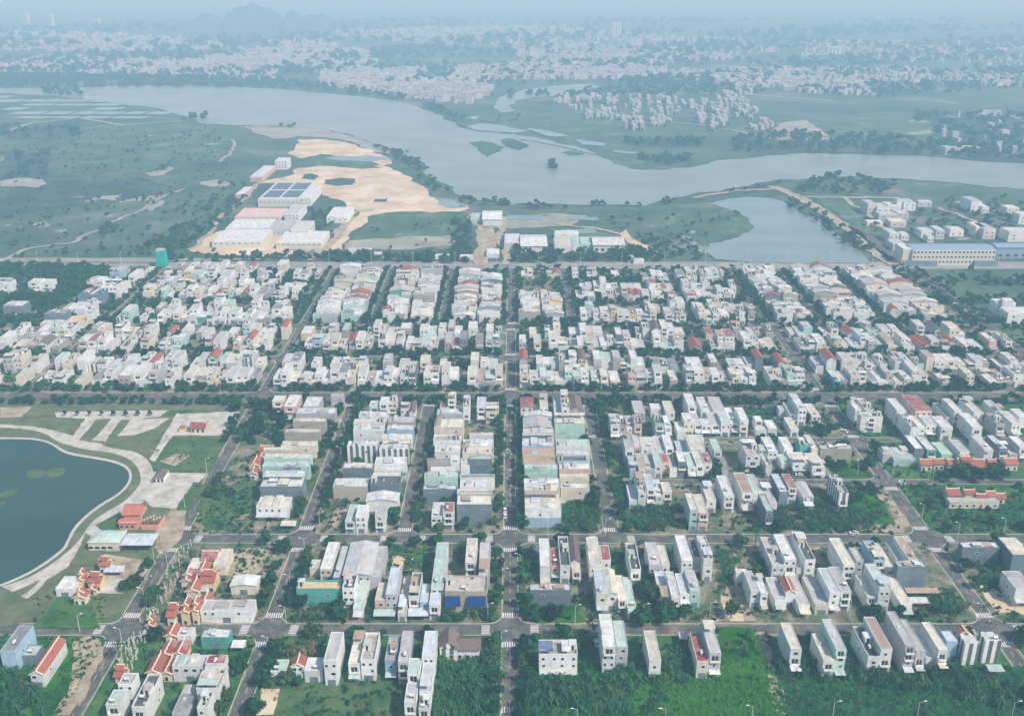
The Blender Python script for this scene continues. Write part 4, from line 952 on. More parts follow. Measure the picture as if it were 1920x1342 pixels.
TL = [('B0', 500, 590, 510, 462, 5, 'ochre temple with small red roof, lowest of the lagoon cluster', 0, 1), ('B0', 600, 695, 400, 345, 6, 'ochre temple with wide red roof in the middle of the lagoon cluster', 1, 1), ('B0', 530, 575, 385, 335, 6, 'narrow ornate ochre temple between white shed and wide red roof', 0, 1),
      ('B0', 680, 760, 285, 245, 5.5, 'ochre gate temple at the top of the lagoon cluster', 1, 1), ('B0', 600, 665, 455, 430, 4, 'ochre porch temple with flat ornate front in lagoon cluster', 0, 0),
      ('B0', 1395, 1500, 245, 178, 6, 'cream temple with dark maroon roof joined to the cream canopy', 1, 0), ('B0', 1250, 1335, 395, 322, 6, 'red roofed temple with ornate ridge below the maroon one', 0, 1), ('B0', 1358, 1438, 330, 272, 5, 'red roofed temple just below the cream canopy', 0, 0),
      ('B0', 1385, 1485, 400, 315, 6.5, 'two tier red temple with bright cream ridges beside green tree', 1, 1), ('B0', 1285, 1378, 465, 390, 6, 'red gabled temple with plain cream eaves mid row', 0, 0), ('B0', 1375, 1447, 555, 480, 4.5, 'low brick red roof behind the grey roofed white house', 0, 0),
      ('B0', 1245, 1310, 610, 530, 7.5, 'tall narrow cream temple with steep red roof', 0, 1), ('B0', 1150, 1215, 640, 540, 6, 'stacked ornate yellow temple front facing the graves', 1, 1), ('B0', 1322, 1372, 600, 525, 8, 'cream tower temple with ornamented top', 0, 1),
      ('B0', 1140, 1222, 775, 702, 5, 'red gabled temple with white front below the tower', 0, 0), ('B0', 1105, 1185, 905, 815, 5.5, 'maroon roofed temple half left of the long pair', 0, 0), ('B0', 1192, 1285, 905, 815, 5, 'maroon roofed temple half right of the long pair', 0, 0),
      ('B0', 1010, 1105, 1028, 910, 5.5, 'red gabled temple with cream eaves at the low end of the row', 0, 0), ('B0', 1108, 1190, 1035, 930, 5, 'plain dark red roof beside the white terrace house', 0, 0), ('B0', 785, 865, 1055, 985, 4.5, 'ornate yellow gate temple beside the road bend', 1, 1), ('B0', 1010, 1060, 700, 650, 4, 'small cream shrine among the graves', 0, 1),
      ('M3', 1155, 1240, 555, 513, 5, 'red roofed temple first from the diagonal road in the temple row', 1, 0), ('M3', 1252, 1330, 547, 509, 5, 'red roofed temple second from the diagonal road in the row', 1, 0), ('M3', 1357, 1435, 552, 513, 5, 'red roofed temple third from the diagonal road in the row', 1, 0),
      ('M3', 1440, 1560, 560, 509, 6, 'widest red temple roof of the row, two tiers', 1, 1), ('M3', 1568, 1640, 572, 513, 5, 'bright orange temple roof beside the dark trees', 1, 0), ('M3', 1662, 1720, 540, 513, 4.5, 'small red roof past the bright orange temple', 1, 0), ('M3', 1790, 1885, 552, 506, 5, 'red temple roof at the picture edge of the temple row', 1, 0),
      ('M3', 1357, 1452, 785, 730, 5, 'pink red flat gabled temple, first of the compound in the field', 1, 0), ('M3', 1482, 1560, 770, 740, 6, 'cream box temple with brown red roof in the field compound', 1, 0), ('M3', 1577, 1655, 800, 770, 5, 'third temple of the field compound, maroon roof', 1, 0), ('M3', 1652, 1715, 790, 750, 5.5, 'fourth temple of the field compound, tall red gable', 1, 0), ('M3', 1722, 1790, 805, 767, 4.5, 'last temple of the field compound, faded orange roof', 1, 0),
      ('M1', 5, 70, 500, 455, 5.5, 'orange red temple roof behind the cream roofs facing the grass lots', 0, 0), ('M1', -60, 20, 560, 505, 5.5, 'brick red gable over a green wall by the grass lots', 0, 0), ('M1', 30, 120, 450, 412, 5, 'dull red temple roof at the edge of the thick trees', 1, 0), ('M1', -60, 5, 620, 585, 5, 'lowest red gable over mint wall by grass lots', 0, 0), ('M1', 505, 575, 1000, 0, 0, '', 0, 0)]
for i, (k, x0, x1, yf, yb, h, lab, ax, two) in enumerate(TL):
    if not lab: continue
    ox, oy, sc, _t = TR[k]
    rm = 'roof_r' if 'maroon' in lab or 'dark red' in lab else 'roof_t'
    lab = lab.replace(' left of', ' lagoon side of').replace(' right of', ' street side of')
    temple(i, lab, (ox, oy, sc), x0, x1, yf, yb, h, 'ornate clan temples with red roofs', 'wall_c' if k == 'M3' else 'temple_wall' if i % 3 else 'wall_c', rm, bool(ax), bool(two))
# lower cream block under the field compound
r_, W, L = site('compound_building', 'long low cream building under the red temples in the field', 'building', (1440, 730, 4.0), 1365, 1735, 850, 815, 3.6)
m = MB(); m.box(0, W, 0, L, -.2, 3.6, 'wall_c'); m.build('wall', r_); m = MB(); m.box(-.1, W + .1, -.1, L + .1, 3.602, 3.75, 'roof_n'); m.build('roof', r_); windows(r_, W, 1, 7, 1.2, 1.4)
# brown roofed villa
r_, W, L = site('villa', 'white villa with big brown tiled cross gables and dark wall bands', 'house', (480, 980, 3.706), 1268, 1560, 870, 770, 6.5)
m = MB(); m.box(.4, W * .45, .4, L - .4, -.2, 6, 'wall_s'); m.box(W * .45 + .01, W - .4, 1, L - 1, -.2, 5, 'wall_w'); m.build('wall', r_)
m = MB(); gable(m, .2, W * .45, 0, L, 6, 3.4, 'roof_u', 'wall_s', False, .5); m.build('front_gable', r_)
m = MB(); gable(m, W * .45 + .4, W - .3, .6, L - .6, 5, 2.2, 'roof_u', 'wall_w', True, .4); m.build('roof', r_); windows(r_, W, 1.2, 5, 1.3, 1.6, .38)
# blue tarps hung on the concrete terrace house
for x0, x1 in ((1312, 1420), (1470, 1598)):
    X0, Y0 = at(480 + x0 / 3.706, 980 + 500 / 3.706, 8); X1, _ = at(480 + x1 / 3.706, 980 + 500 / 3.706, 8)
    m = MB(); m.hexa([(0, -1.6, -4.5), (X1 - X0, -1.6, -4.5), (X1 - X0, -1.5, -4.5), (0, -1.5, -4.5)], [(0, -.6, 0), (X1 - X0, -.6, 0), (X1 - X0, -.5, .0), (0, -.5, 0)], 'blue_tarp')
    t = m.build('tarpaulin', label='blue tarpaulin hung over the ' + ('lagoon-side' if x0 == 1312 else 'avenue-side') + ' terrace of the bare concrete house', cat='tarpaulin'); t.location = (X0, Y0 - .3, 8)

for nm_, x0, x1, yf, yb, mt, lab in (('terrace_canopy', 186, 285, 892, 822, 'roof_B', 'deep blue sheet canopy over one end of the white terrace house'), ('terrace_canopy', 346, 411, 892, 820, 'roof_w', 'white sheet canopy over the middle of the white terrace house')):
    hh = 11.6; X0, X1, Y0, Y1 = rect((960, 980, 3.706), x0, x1, yf, yb, hh); Y1 = min(Y1, 1e9)
    t = empty(nm_, (X0, Y0, 9.4), lab, 'canopy', 'canopies on the white terrace house')
    m = MB(); m.hexa([(0, 0, 2.2), (X1 - X0, 0, 2.2), (X1 - X0, Y1 - Y0, 2.5), (0, Y1 - Y0, 2.5)], [(0, 0, 2.3), (X1 - X0, 0, 2.3), (X1 - X0, Y1 - Y0, 2.6), (0, Y1 - Y0, 2.6)], mt); m.build('sheet', t)
    for x in (.1, X1 - X0 - .25):
        for y in (.1, Y1 - Y0 - .25): m = MB(); m.box(x, x + .12, y, y + .12, -.4, 2.3, 'dark_metal'); m.build('post', t)
# graves: small carved posts and walled plots beside the lagoon road
g2 = random.Random(4)
for k in range(130):
    t = g2.random(); pxx = 345 - 115 * t + g2.uniform(-16, 16); pyy = 1030 + 225 * t + g2.uniform(-8, 8)
    X, Y = at(pxx, pyy)
    if X < -153.5 or any(q[0] - .6 < X < q[1] + .6 and q[2] - .6 < Y < q[3] + .6 for q in RECTS) or abs(Y - 334) < 5 or abs(Y - 403) < 5: continue
    me = proto(('grave_post', k % 3), lambda: (lambda m: (m.box(-.5, .5, -.5, .5, -.2, .5, 'stone_post'), m.hexa([(-.3, -.3, .5), (.3, -.3, .5), (.3, .3, .5), (-.3, .3, .5)], [(-.2, -.2, 2.2 + k % 3 * .6), (.2, -.2, 2.2 + k % 3 * .6), (.2, .2, 2.2 + k % 3 * .6), (-.2, .2, 2.2 + k % 3 * .6)], 'stone_post'), m.hexa([(-.42, -.42, 2.2 + k % 3 * .6), (.42, -.42, 2.2 + k % 3 * .6), (.42, .42, 2.2 + k % 3 * .6), (-.42, .42, 2.2 + k % 3 * .6)], [(-.05, -.05, 3.1 + k % 3 * .6), (.05, -.05, 3.1 + k % 3 * .6), (.05, .05, 3.1 + k % 3 * .6), (-.05, .05, 3.1 + k % 3 * .6)], 'stone_post'), m)[-1])(MB()))[1]
    o = bpy.data.objects.new('grave_pillar', me); o.location = (X, Y, PZ); o.scale = (.62, .62, g2.uniform(.5, .85))
    link(o, 'pale carved grave pillar among the graves beside the lagoon road', 'grave pillar', 'grave pillars beside the lagoon road')

# ------------------------------------------------------------------ BEYOND THE MAIN ROAD
def block(name, label, cat, o, x0, x1, yf, yb, h, wallm, roofm, wins=(), group=None, z=.8, parapet=True, skylights=0):
    r_, W, L = site(name, label, cat, o, x0, x1, yf, yb, h, group, z)
    m = MB(); m.box(0, W, 0, L, -.9, h, wallm); m.build('wall', r_)
    m = MB()
    if parapet: m.box(.6, W - .6, .6, L - .6, h + .002, h + .5, roofm)
    else: gable(m, 0, W, 0, L, h, min(3, L * .1), roofm, wallm, True, .8)
    m.build('roof', r_)
    for (z_, n, ww, wh) in wins: windows(r_, W, z_, n, ww, wh)
    return r_, W, L
G_ = 'low industrial halls beside the sandy yard'
block('factory_hall', 'cream walled hall with wide white roof, nearest the sand pile', 'factory', PIX, 397, 490, 455, 432, 6, 'factory_wall', 'roof_w', [(3.8, 8, 2.5, 1)], G_)
block('factory_hall', 'white roofed hall directly behind the cream walled one', 'factory', PIX, 422, 503, 430, 413, 6, 'factory_wall', 'roof_w', [], G_)
block('factory_hall', 'white roofed hall closest to the avenue end of the works', 'factory', PIX, 517, 603, 457, 435, 6, 'factory_wall', 'roof_w', [(3.8, 9, 2.5, 1)], G_)
block('office_block', 'stepped white office behind the hall closest to the avenue', 'office', PIX, 545, 578, 431, 416, 10, 'factory_wall', 'roof_w', [(2, 5, 1.4, 1.3), (6, 5, 1.4, 1.3)], G_)
block('office_block', 'grey rows of small sheds between two white factory halls', 'shed', PIX, 503, 540, 432, 415, 6, 'wall_g', 'roof_g', [(2, 5, 1.4, 1.3)], G_)
r_, W, L = block('factory_hall', 'white hall with four dark solar fields on its roof', 'factory', PIX, 483, 562, 375, 343, 8, 'factory_wall', 'roof_w', [(4, 9, 2.5, 1)], G_)
for ix in range(2):
    for iy in range(2):
        m = MB(); x0 = W * (.08 + .46 * ix); y0 = L * (.08 + .46 * iy); m.box(x0, x0 + W * .4, y0, y0 + L * .38, 8.51, 8.9, 'panel_blue'); m.build('solar_field', r_)
block('factory_hall', 'low hall with terracotta coloured flat roof', 'factory', PIX, 440, 525, 408, 392, 5, 'factory_wall', 'wall_p', [(2, 8, 2, 1)], G_)
block('office_block', 'white office beside the solar roofed hall', 'office', PIX, 565, 582, 372, 350, 9, 'wall_w', 'roof_w', [(2, 3, 1.4, 1.3), (5.5, 3, 1.4, 1.3)], G_)
block('office_block', 'pale office wing below the solar roofed hall', 'office', PIX, 533, 560, 402, 385, 8, 'wall_w', 'roof_g', [(2, 4, 1.4, 1.3), (5, 4, 1.4, 1.3)], G_)
block('office_block', 'two pale roofs beside the dirt track', 'office', PIX, 612, 652, 408, 390, 6, 'wall_w', 'roof_w', [(2, 4, 1.4, 1.3)], G_)
block('lone_house', 'white three-storey house alone above the solar hall', 'house', PIX, 515, 538, 303, 297, 11, 'wall_w', 'roof_w', [(1.5, 4, 1.6, 1.6), (5, 4, 1.6, 1.6), (8.3, 4, 1.6, 1.6)])
block('long_shed', 'long pinkish shed beyond the solar hall', 'shed', PIX, 468, 492, 333, 312, 5, 'wall_p', 'roof_w', [(1.5, 4, 1.6, 1.6)])
block('site_office', 'small dark hut alone on the sand', 'hut', PIX, 703, 724, 375, 372, 3, 'dark_metal', 'roof_w')
block('timber_shed', 'low red walled shed at the edge of the field', 'shed', PIX, 441, 458, 366, 352, 4, 'wall_p', 'roof_w')
G_ = 'workshops along the far side of the main road'
block('workshop', 'white workshop at the head of the sandy lane', 'workshop', PIX, 905, 940, 413, 397, 6, 'wall_w', 'roof_w', [], G_, parapet=False)
block('workshop', 'lower mint lean-to beside the white workshop', 'workshop', PIX, 882, 903, 411, 401, 4, 'wall_m', 'roof_m', [], G_)
block('workshop', 'pale workshop with a notch nearest the central avenue', 'workshop', PIX, 945, 975, 458, 440, 6, 'wall_g', 'roof_w', [], G_)
block('workshop', 'white workshop with a long low front second from avenue', 'workshop', PIX, 977, 1025, 463, 442, 6, 'wall_w', 'roof_w', [], G_, parapet=False)
block('workshop', 'cream roofed workshop in the middle of the row', 'workshop', PIX, 1040, 1072, 463, 447, 6, 'wall_w', 'roof_c', [], G_)
block('workshop', 'narrow pale roofed workshop next to the cream one', 'workshop', PIX, 1073, 1087, 463, 445, 6, 'wall_w', 'roof_m', [], G_)
block('workshop', 'mint roofed workshop with open front', 'workshop', PIX, 1088, 1112, 460, 446, 6, 'wall_m', 'roof_m', [], G_)
block('workshop', 'widest white workshop, farthest from the avenue', 'workshop', PIX, 1113, 1171, 461, 446, 7, 'factory_wall', 'roof_w', [(1, 5, 3, 3)], G_, parapet=False)
block('workshop', 'long thin white roof behind the workshops', 'workshop', PIX, 1040, 1085, 440, 434, 5, 'wall_w', 'roof_w', [], G_)
for k, (a, b, c, d, t) in enumerate([(652, 695, 470, 467, 'first from the sand track'), (700, 722, 478, 474, 'second from the sand track'), (815, 842, 481, 478, 'third from the sand track'), (862, 886, 483, 479, 'beside the sandy lane'), (1175, 1192, 484, 480, 'behind the bend of the yellow track'), (1188, 1208, 489, 486, 'nearest the grey pond'), (912, 936, 478, 468, 'between the two lanes')]):
    block('roadside_shed', 'small white roadside shed, ' + t, 'shed', PIX, a, b, c, d, 3, 'wall_w', 'roof_w', [], 'roadside sheds behind the main road')
# the long beige building with the blue roof
r_, W, L = site('school_building', 'long beige building with blue roof and three rows of windows', 'building', PIX, 1712, 1868, 470, 458, 14, None, .5)
m = MB(); m.box(0, W, 0, L, -.9, 14, 'factory_wall'); m.box(-8, -.01, 2, L, -.9, 14.5, 'factory_wall'); m.build('wall', r_)
m = MB(); gable(m, 0, W, 1, L, 14, 1.5, 'factory_blue', 'factory_wall', True, .5); m.build('roof', r_)
for z_ in (2, 6.5, 11): windows(r_, W, z_, 22, 1.8, 2.0)
m = MB(); m.box(-8, W * .3, -3, -.1, -.9, 4.5, 'shutter'); m.box(W * .75, W + 2, -3, -.1, -.9, 4.5, 'shutter'); m.build('porch', r_)
block('depot', 'blue walled depot with bright blue roof beside the long beige building', 'depot', PIX, 1870, 1990, 465, 457, 10, 'factory_blue', 'factory_blue', [(1, 8, 4, 3)], parapet=False, z=.5)
block('guard_house', 'small white flat roofed block in front of the beige building corner', 'guard house', PIX, 1675, 1700, 460, 450, 6, 'wall_w', 'roof_m', [(2, 3, 1.5, 1.5)], z=.5)
g3 = random.Random(9)
RH = [(1628, 1645, 385, 376, 11), (1645, 1668, 390, 382, 9), (1665, 1690, 388, 380, 10), (1683, 1692, 376, 372, 16), (1648, 1682, 404, 398, 8), (1682, 1704, 402, 396, 7), (1695, 1718, 382, 374, 8), (1722, 1748, 380, 377, 5), (1626, 1656, 418, 414, 4), (1670, 1700, 418, 411, 5), (1668, 1686, 440, 430, 9), (1690, 1705, 442, 436, 5),
      (1728, 1755, 436, 428, 6), (1756, 1772, 434, 425, 8), (1782, 1808, 433, 426, 6), (1822, 1842, 380, 370, 11), (1842, 1855, 390, 383, 6), (1888, 1912, 392, 386, 8), (1912, 1940, 405, 398, 9), (1845, 1868, 432, 420, 9), (1892, 1935, 437, 428, 9), (1740, 1752, 446, 440, 5), (1830, 1850, 428, 418, 9)]
for k, (a, b, c, d, h) in enumerate(RH):
    block('village_house', f"{'tall' if h > 9 else 'low' if h < 6 else 'mid-height'} pale house, {ORD[k]} counted along the village behind the grey pond", 'house', PIX, a, b, c, d, h, 'wall_' + g3.choice('wwwcg'), 'roof_' + g3.choice('wwgcm'), [(1.2, 2, 1.6, 1.5)] + ([(4.8, 2, 1.6, 1.5)] if h > 6 else []), 'houses of the village behind the pond')
for k, (a, b, c, d, h) in enumerate([(1868, 1905, 570, 562, 9), (1890, 1960, 590, 578, 8), (1880, 1900, 565, 561, 12)]):
    block('field_house', 'white house on the green field, ' + ORD[k] + ' of three', 'house', PIX, a, b, c, d, h, 'wall_w', 'roof_w', [(1.2, 3, 1.6, 1.5), (4.8, 3, 1.6, 1.5)], 'white houses on the green field')
# building wrapped in green netting
X0, Y0 = at(294, 503); X1, _ = at(311, 503)
r_ = empty('netted_tower', (X0, Y0, PZ), 'narrow tower wrapped in teal construction netting beside the main road', 'tower')
m = MB(); m.hexa([(0, 0, -.2), (X1 - X0, 0, -.2), (X1 - X0, 8, -.2), (0, 8, -.2)], [(.3, .3, 15), (X1 - X0 - .3, .3, 16), (X1 - X0 - .3, 7.7, 16), (.3, 7.7, 15)], 'teal_net'); m.build('netting', r_)
m = MB(); m.box(.8, X1 - X0 - .8, .8, 7, 14, 16.6, 'concrete'); m.build('frame', r_)

# far high rises
for k, (a, b, yb, yt, lab) in enumerate([(1148, 1164, 71, 43, 'tall pale twin-column tower alone on the hazy horizon'), (46, 55, 52, 24, 'pale tower at the far left of the horizon'), (178, 187, 50, 36, 'squat pale tower right of the farthest tower'), (95, 101, 52, 26, 'thin faint tower block between two pale towers'), (1122, 1127, 68, 58, 'small slim tower beside the tall twin-column tower'), (1030, 1040, 68, 50, 'faint tower well left of the tall twin-column tower'), (1053, 1060, 68, 46, 'faint thin tower near the tall twin-column tower'), (1552, 1576, 103, 90, 'wide beige apartment block on the far plain'), (1576, 1592, 100, 90, 'lower pale apartment block joined to the beige one')]):
    X0, Y0 = at(a, yb); X1, _ = at(b, yb); z = F * H / (CT * (yb + 55)); hh = H * (yb - yt) / (yb + 55)
    r_ = empty('high_rise', (X0, Y0, 0), lab.replace(' left of', ' before').replace(' right of', ' past').replace('the far left of ', 'the lagoon end of '), 'tower')
    W = X1 - X0; m = MB(); m.box(0, W, 0, W * .8, -.2, hh, 'wall_w'); m.build('wall', r_)
    for q in (.15, .42, .70): m = MB(); m.box(W * q, W * (q + .13), -.6, -.01, hh * .08, hh * .94, 'wall_G'); m.build('window_bay', r_)
    m = MB(); m.box(-.5, W + .5, -.5, W * .8 + .5, hh + .01, hh + 3, 'wall_g'); m.build('roof', r_)

# limestone hills
def hill(prof, yb, seed):
    P = nums(prof); z = F * H / (CT * (yb + 55)); k = z / F; r_ = random.Random(seed); V = []; Xs = [at(p[0], yb)[0] for p in P]; Y = at(0, yb)[1]
    Hs = [H * (yb - p[1]) / (yb + 55) for p in P]; n, m_ = 90, 26; dep = 190; ph = [r_.uniform(0, 6.28) for _ in range(5)]
    for i in range(n):
        X = Xs[0] + (Xs[-1] - Xs[0]) * i / (n - 1); hh = float(np.interp(X, Xs, Hs))
        for j in range(m_):
            v = -1 + 2 * j / (m_ - 1); sh = max(0, 1 - abs(v) ** 2.6)
            wob = 1 + .10 * math.sin(X * .031 + 4 * v + ph[0]) * (abs(v) > .1) + .07 * math.sin(X * .07 + 9 * v + ph[1]) * abs(v)
            V.append((X, Y + (v + 1) * dep, max(-.5, hh * sh ** .8 * wob - .5)))
    Fs = [(i * m_ + j, (i + 1) * m_ + j, (i + 1) * m_ + j + 1, i * m_ + j + 1) for i in range(n - 1) for j in range(m_ - 1)]
    me = bpy.data.meshes.new('hill'); me.from_pydata(V, [], Fs); me.materials.append(MATS['rock']); me.update()
    link(bpy.data.objects.new('hill', me), kind='structure')
hill('300,58 318,52 335,44 350,34 358,31 366,32 376,31 386,36 396,46 406,52 412,58', 58, 1)
hill('404,62 410,46 415,28 421,18 428,15 434,19 441,20 447,15 456,12 464,13 470,18 480,18 489,17 496,24 503,38 510,52 516,62', 62, 2)
hill('518,62 522,46 526,32 532,26 539,25 545,29 550,38 555,50 560,62', 62, 3)
hill('554,62 557,42 561,33 570,31 582,31 590,32 594,38 600,44 605,54 610,62', 62, 4)

# ------------------------------------------------------------------ PLANTS
def quad_at(c, n, size, r_, asp=.6):
    """loose leaf quads around centres c with normals n"""
    k = len(c); t = r_.standard_normal((k, 3)); u = np.cross(n, t); u /= np.linalg.norm(u, axis=1)[:, None] + 1e-9
    v = np.cross(n, u); u = u * size[:, None]; v = v * (size * asp)[:, None]
    return np.stack([c - u - v, c + u - v, c + u + v, c - u + v], 1).reshape(-1, 3)
def crown_arr(seed, rad, hgt, z0, lobes, per, leaf):
    r_ = np.random.default_rng(seed); Cc, Nn, Sz = [], [], []
    for k in range(lobes):
        a = r_.uniform(0, 6.28); q = rad * math.sqrt(r_.uniform(0, 1)) * .72; lz = z0 + hgt * r_.uniform(.18, .82)
        lc = np.array([q * math.cos(a), q * math.sin(a), lz]); lr = rad * r_.uniform(.28, .5)
        d = r_.standard_normal((per, 3)); d /= np.linalg.norm(d, axis=1)[:, None]; d[:, 2] = np.abs(d[:, 2]) * 1.0 - .25
        rr = lr * r_.uniform(.6, 1.12, (per, 1)); Cc.append(lc + d * rr * np.array([1, 1, .75]))
        nn = d + .55 * r_.standard_normal((per, 3)); nn /= np.linalg.norm(nn, axis=1)[:, None]; Nn.append(nn); Sz.append(r_.uniform(.6, 1.3, per) * leaf)
    return quad_at(np.concatenate(Cc), np.concatenate(Nn), np.concatenate(Sz), r_)
def blades_arr(seed, n, length, width, z0, stem=0):
    r_ = np.random.default_rng(seed); Q = []
    for k in range(n):
        a = 6.283 * k / n + r_.uniform(-.4, .4); L = length * r_.uniform(.7, 1.2); d = np.array([math.cos(a), math.sin(a), 0]); s = np.array([-d[1], d[0], 0]) * width * r_.uniform(.7, 1.2) / 2
        up = r_.uniform(.35, .95); p0 = np.array([0, 0, z0]); p1 = p0 + d * L * .5 + np.array([0, 0, L * up * .6]); p2 = p0 + d * L * .95 + np.array([0, 0, L * (up * .6 - .35)])
        Q += [p0 - s * .4, p0 + s * .4, p1 + s, p1 - s, p1 - s, p1 + s, p2 + s * .35, p2 - s * .35]
    if stem: 
        for k in range(3):
            a = k * 1.05; d = np.array([math.cos(a), math.sin(a), 0]) * .16; Q += [-d + [0, 0, -.1], d + [0, 0, -.1], d * .7 + [0, 0, z0], -d * .7 + [0, 0, z0]]
    return np.array(Q, float)
TREE_T = [crown_arr(k, 3.0 + .3 * (k % 3), 3.6, 1.9, 11, 62, .40) for k in range(5)]
BUSH_T = [crown_arr(20 + k, 1.5, 1.7, .0, 5, 18, .36) for k in range(4)]
BAN_T = [blades_arr(40 + k, 13, 2.3, .46, 1.4, 1) for k in range(4)]
FARTREE_T = [crown_arr(60 + k, 3.0, 3.8, .9, 6, 17, .8) for k in range(4)]
TUFT_T = [blades_arr(80 + k, 7, 1.0, .5, .0) for k in range(3)]
def scatter(name, items, mats, label, cat, kind='stuff'):
    """items: list of (template list, x, y, z, scale, material index)"""
    Vs, Ms = [], []
    for (T, x, y, z, s, mi) in items:
        t = T[rnd.randrange(len(T))]; a = rnd.uniform(0, 6.28); c, sn = math.cos(a) * s, math.sin(a) * s
        V = np.empty_like(t); V[:, 0] = t[:, 0] * c - t[:, 1] * sn + x; V[:, 1] = t[:, 0] * sn + t[:, 1] * c + y; V[:, 2] = t[:, 2] * s * rnd.uniform(.85, 1.15) + z
        Vs.append(V); Ms.append(np.full(len(t) // 4, mi))
    me = quads_mesh(name, np.concatenate(Vs), np.concatenate(Ms), mats)
    return link(bpy.data.objects.new(name, me), label, cat, None, kind)
GRID = {}
for q in RECTS:
    for i in range(int(q[0] // 10), int(q[1] // 10) + 1):
        for j in range(int(q[2] // 10), int(q[3] // 10) + 1): GRID.setdefault((i, j), []).append(q)
def free(x, y, mg):
    for i in (int((x - mg) // 10), int((x + mg) // 10)):
        for j in (int((y - mg) // 10), int((y + mg) // 10)):
            for q in GRID.get((i, j), ()):
                if q[0] - mg < x < q[1] + mg and q[2] - mg < y < q[3] + mg: return False
    return True
def onpad(x, y, mg=1.0): return any(a + mg < x < b - mg and c + mg < y < d - mg for a, b, c, d in PADS)
def inpoly(P, n, seed):
    """n random world points inside a pixel polygon"""
    P = px(nums(P)); xs = [p[0] for p in P]; ys = [p[1] for p in P]; r_ = random.Random(seed); out = []; tries = 0
    while len(out) < n and tries < n * 12:
        tries += 1; x, y = r_.uniform(min(xs), max(xs)), r_.uniform(min(ys), max(ys)); c = False
        for i in range(len(P)):
            (xa, ya), (xb, yb) = P[i], P[i - 1]
            if (ya > y) != (yb > y) and x < (xb - xa) * (y - ya) / (yb - ya) + xa: c = not c
        if c: out.append((x, y))
    return out
def area(P):
    P = px(nums(P)); return abs(sum(P[i - 1][0] * P[i][1] - P[i][0] * P[i - 1][1] for i in range(len(P)))) / 2

# single trees, each with its own trunk and crown
TM = [quads_mesh('crown', t, np.zeros(len(t) // 4), [m]) for t in TREE_T[:4] for m in ('leaf_dark', 'leaf_mid', 'leaf_mid', 'leaf_olive')]
def trunk_mb(seed):
    r_ = random.Random(seed); m = MB(); m.tube((0, 0, -.3), (.1, 0, 2.4), .24, .16, 'bark', 6)
    for k in range(4):
        a = k * 1.57 + r_.uniform(-.4, .4); m.tube((.1, 0, 2.2), (1.4 * math.cos(a), 1.4 * math.sin(a), 3.9), .12, .05, 'bark', 5)
    return m
TK = [trunk_mb(k).mesh('trunk') for k in range(3)]
PALM = quads_mesh('fronds', blades_arr(99, 13, 3.0, .6, 6.0), np.zeros(26), ['leaf_mid'])
pk = MB(); pk.tube((0, 0, -.3), (.3, .1, 6.05), .2, .13, 'bark', 6); PK = pk.mesh('trunk')
trees = []
def near_tree(x, y, s, where, grp):
    trees.append((x, y, s, where, grp))
g4 = random.Random(77)
for X, y0, y1, lab, p in ((-.8, 285, 560, 'central avenue', .9), (-51.5, 410, 560, 'the street lagoon side of central avenue', .9), (-99, 285, 560, 'the second street from central avenue', .7), (47.3, 410, 560, 'the short dirt street', .5), (196.7, 285, 560, 'the diagonal road', .22), (-158.3, 270, 560, 'the lagoon road', .2)):
    for sd in (-1, 1):
        y = y0
        while y < y1:
            x = X + sd * g4.uniform(5.2, 6.6)
            if g4.random() < p and min(abs(y - d) for d in D) > 9 and free(x, y, .6) and onpad(x, y, .4): near_tree(x, y, g4.uniform(.75, 1.3), 'along ' + lab, 'street trees along ' + lab)
            y += g4.uniform(5.5, 9)
for Yc, lab in ((334, 'the lowest cross street'), (403, 'the second cross street'), (569, 'the wide street')):
    for sd in (-1, 1):
        x = -300 if Yc > 500 else -150
        while x < 300:
            y = Yc + sd * g4.uniform(5.5, 7.5) + (sd * 3.5 if Yc == 569 else 0)
            if g4.random() < (.42 if Yc < 500 else .62) and min(abs(x - s_) for s_ in (-158.3, -99, -.8, 196.7)) > 9 and free(x, y, .6) and onpad(x, y, .4): near_tree(x, y, g4.uniform(.7, 1.35), 'beside ' + lab, 'trees beside ' + lab)
            x += g4.uniform(7, 13)
GROVES = [('435,770 500,755 545,800 525,850 450,845', 26, 1.25, 'thick grove at the corner of the wide street and lagoon road'), ('1105,760 1185,755 1190,800 1120,810', 12, 1.2, 'clump under the wide street by the short dirt street'), ('1180,1080 1250,1085 1260,1175 1185,1175', 14, 1.15, 'dark clump between the two house rows'), ('1400,1060 1440,1070 1440,1120 1400,1110', 4, .9, 'beside the sand patch'),
          ('560,1110 645,1120 645,1165 560,1165', 9, .95, 'below the teal warehouse'), ('1480,760 1560,800 1540,830 1480,810', 12, 1.1, 'corner garden by the diagonal road'), ('1730,830 1800,850 1790,890 1720,880', 8, 1.0, 'below the mint shed'), ('1760,875 1900,880 1900,905 1770,905', 16, 1.2, 'in front of the temple row'), ('1330,880 1420,880 1420,905 1330,905', 8, 1.1, 'under the middle front-facing row'),
          ('1200,1040 1235,1050 1235,1080 1205,1080', 4, .8, 'between the two houses'), ('1620,1150 1660,1150 1660,1175 1620,1175', 4, .8, 'on the lowest cross street kerb'), ('595,800 640,790 640,850 600,860', 7, .9, 'below the striped house'), ('480,1290 500,1280 560,1270 560,1290', 4, 1, 'by the low white house'), ('1390,790 1440,810 1500,830 1420,850', 8, 1, 'below the white terrace house'), ('230,1090 250,1090 250,1110 232,1112', 2, 1.0, 'by the tomb yard'), ('990,1150 1110,1150 1110,1165 990,1165', 6, .9, 'behind the long grey shed')]
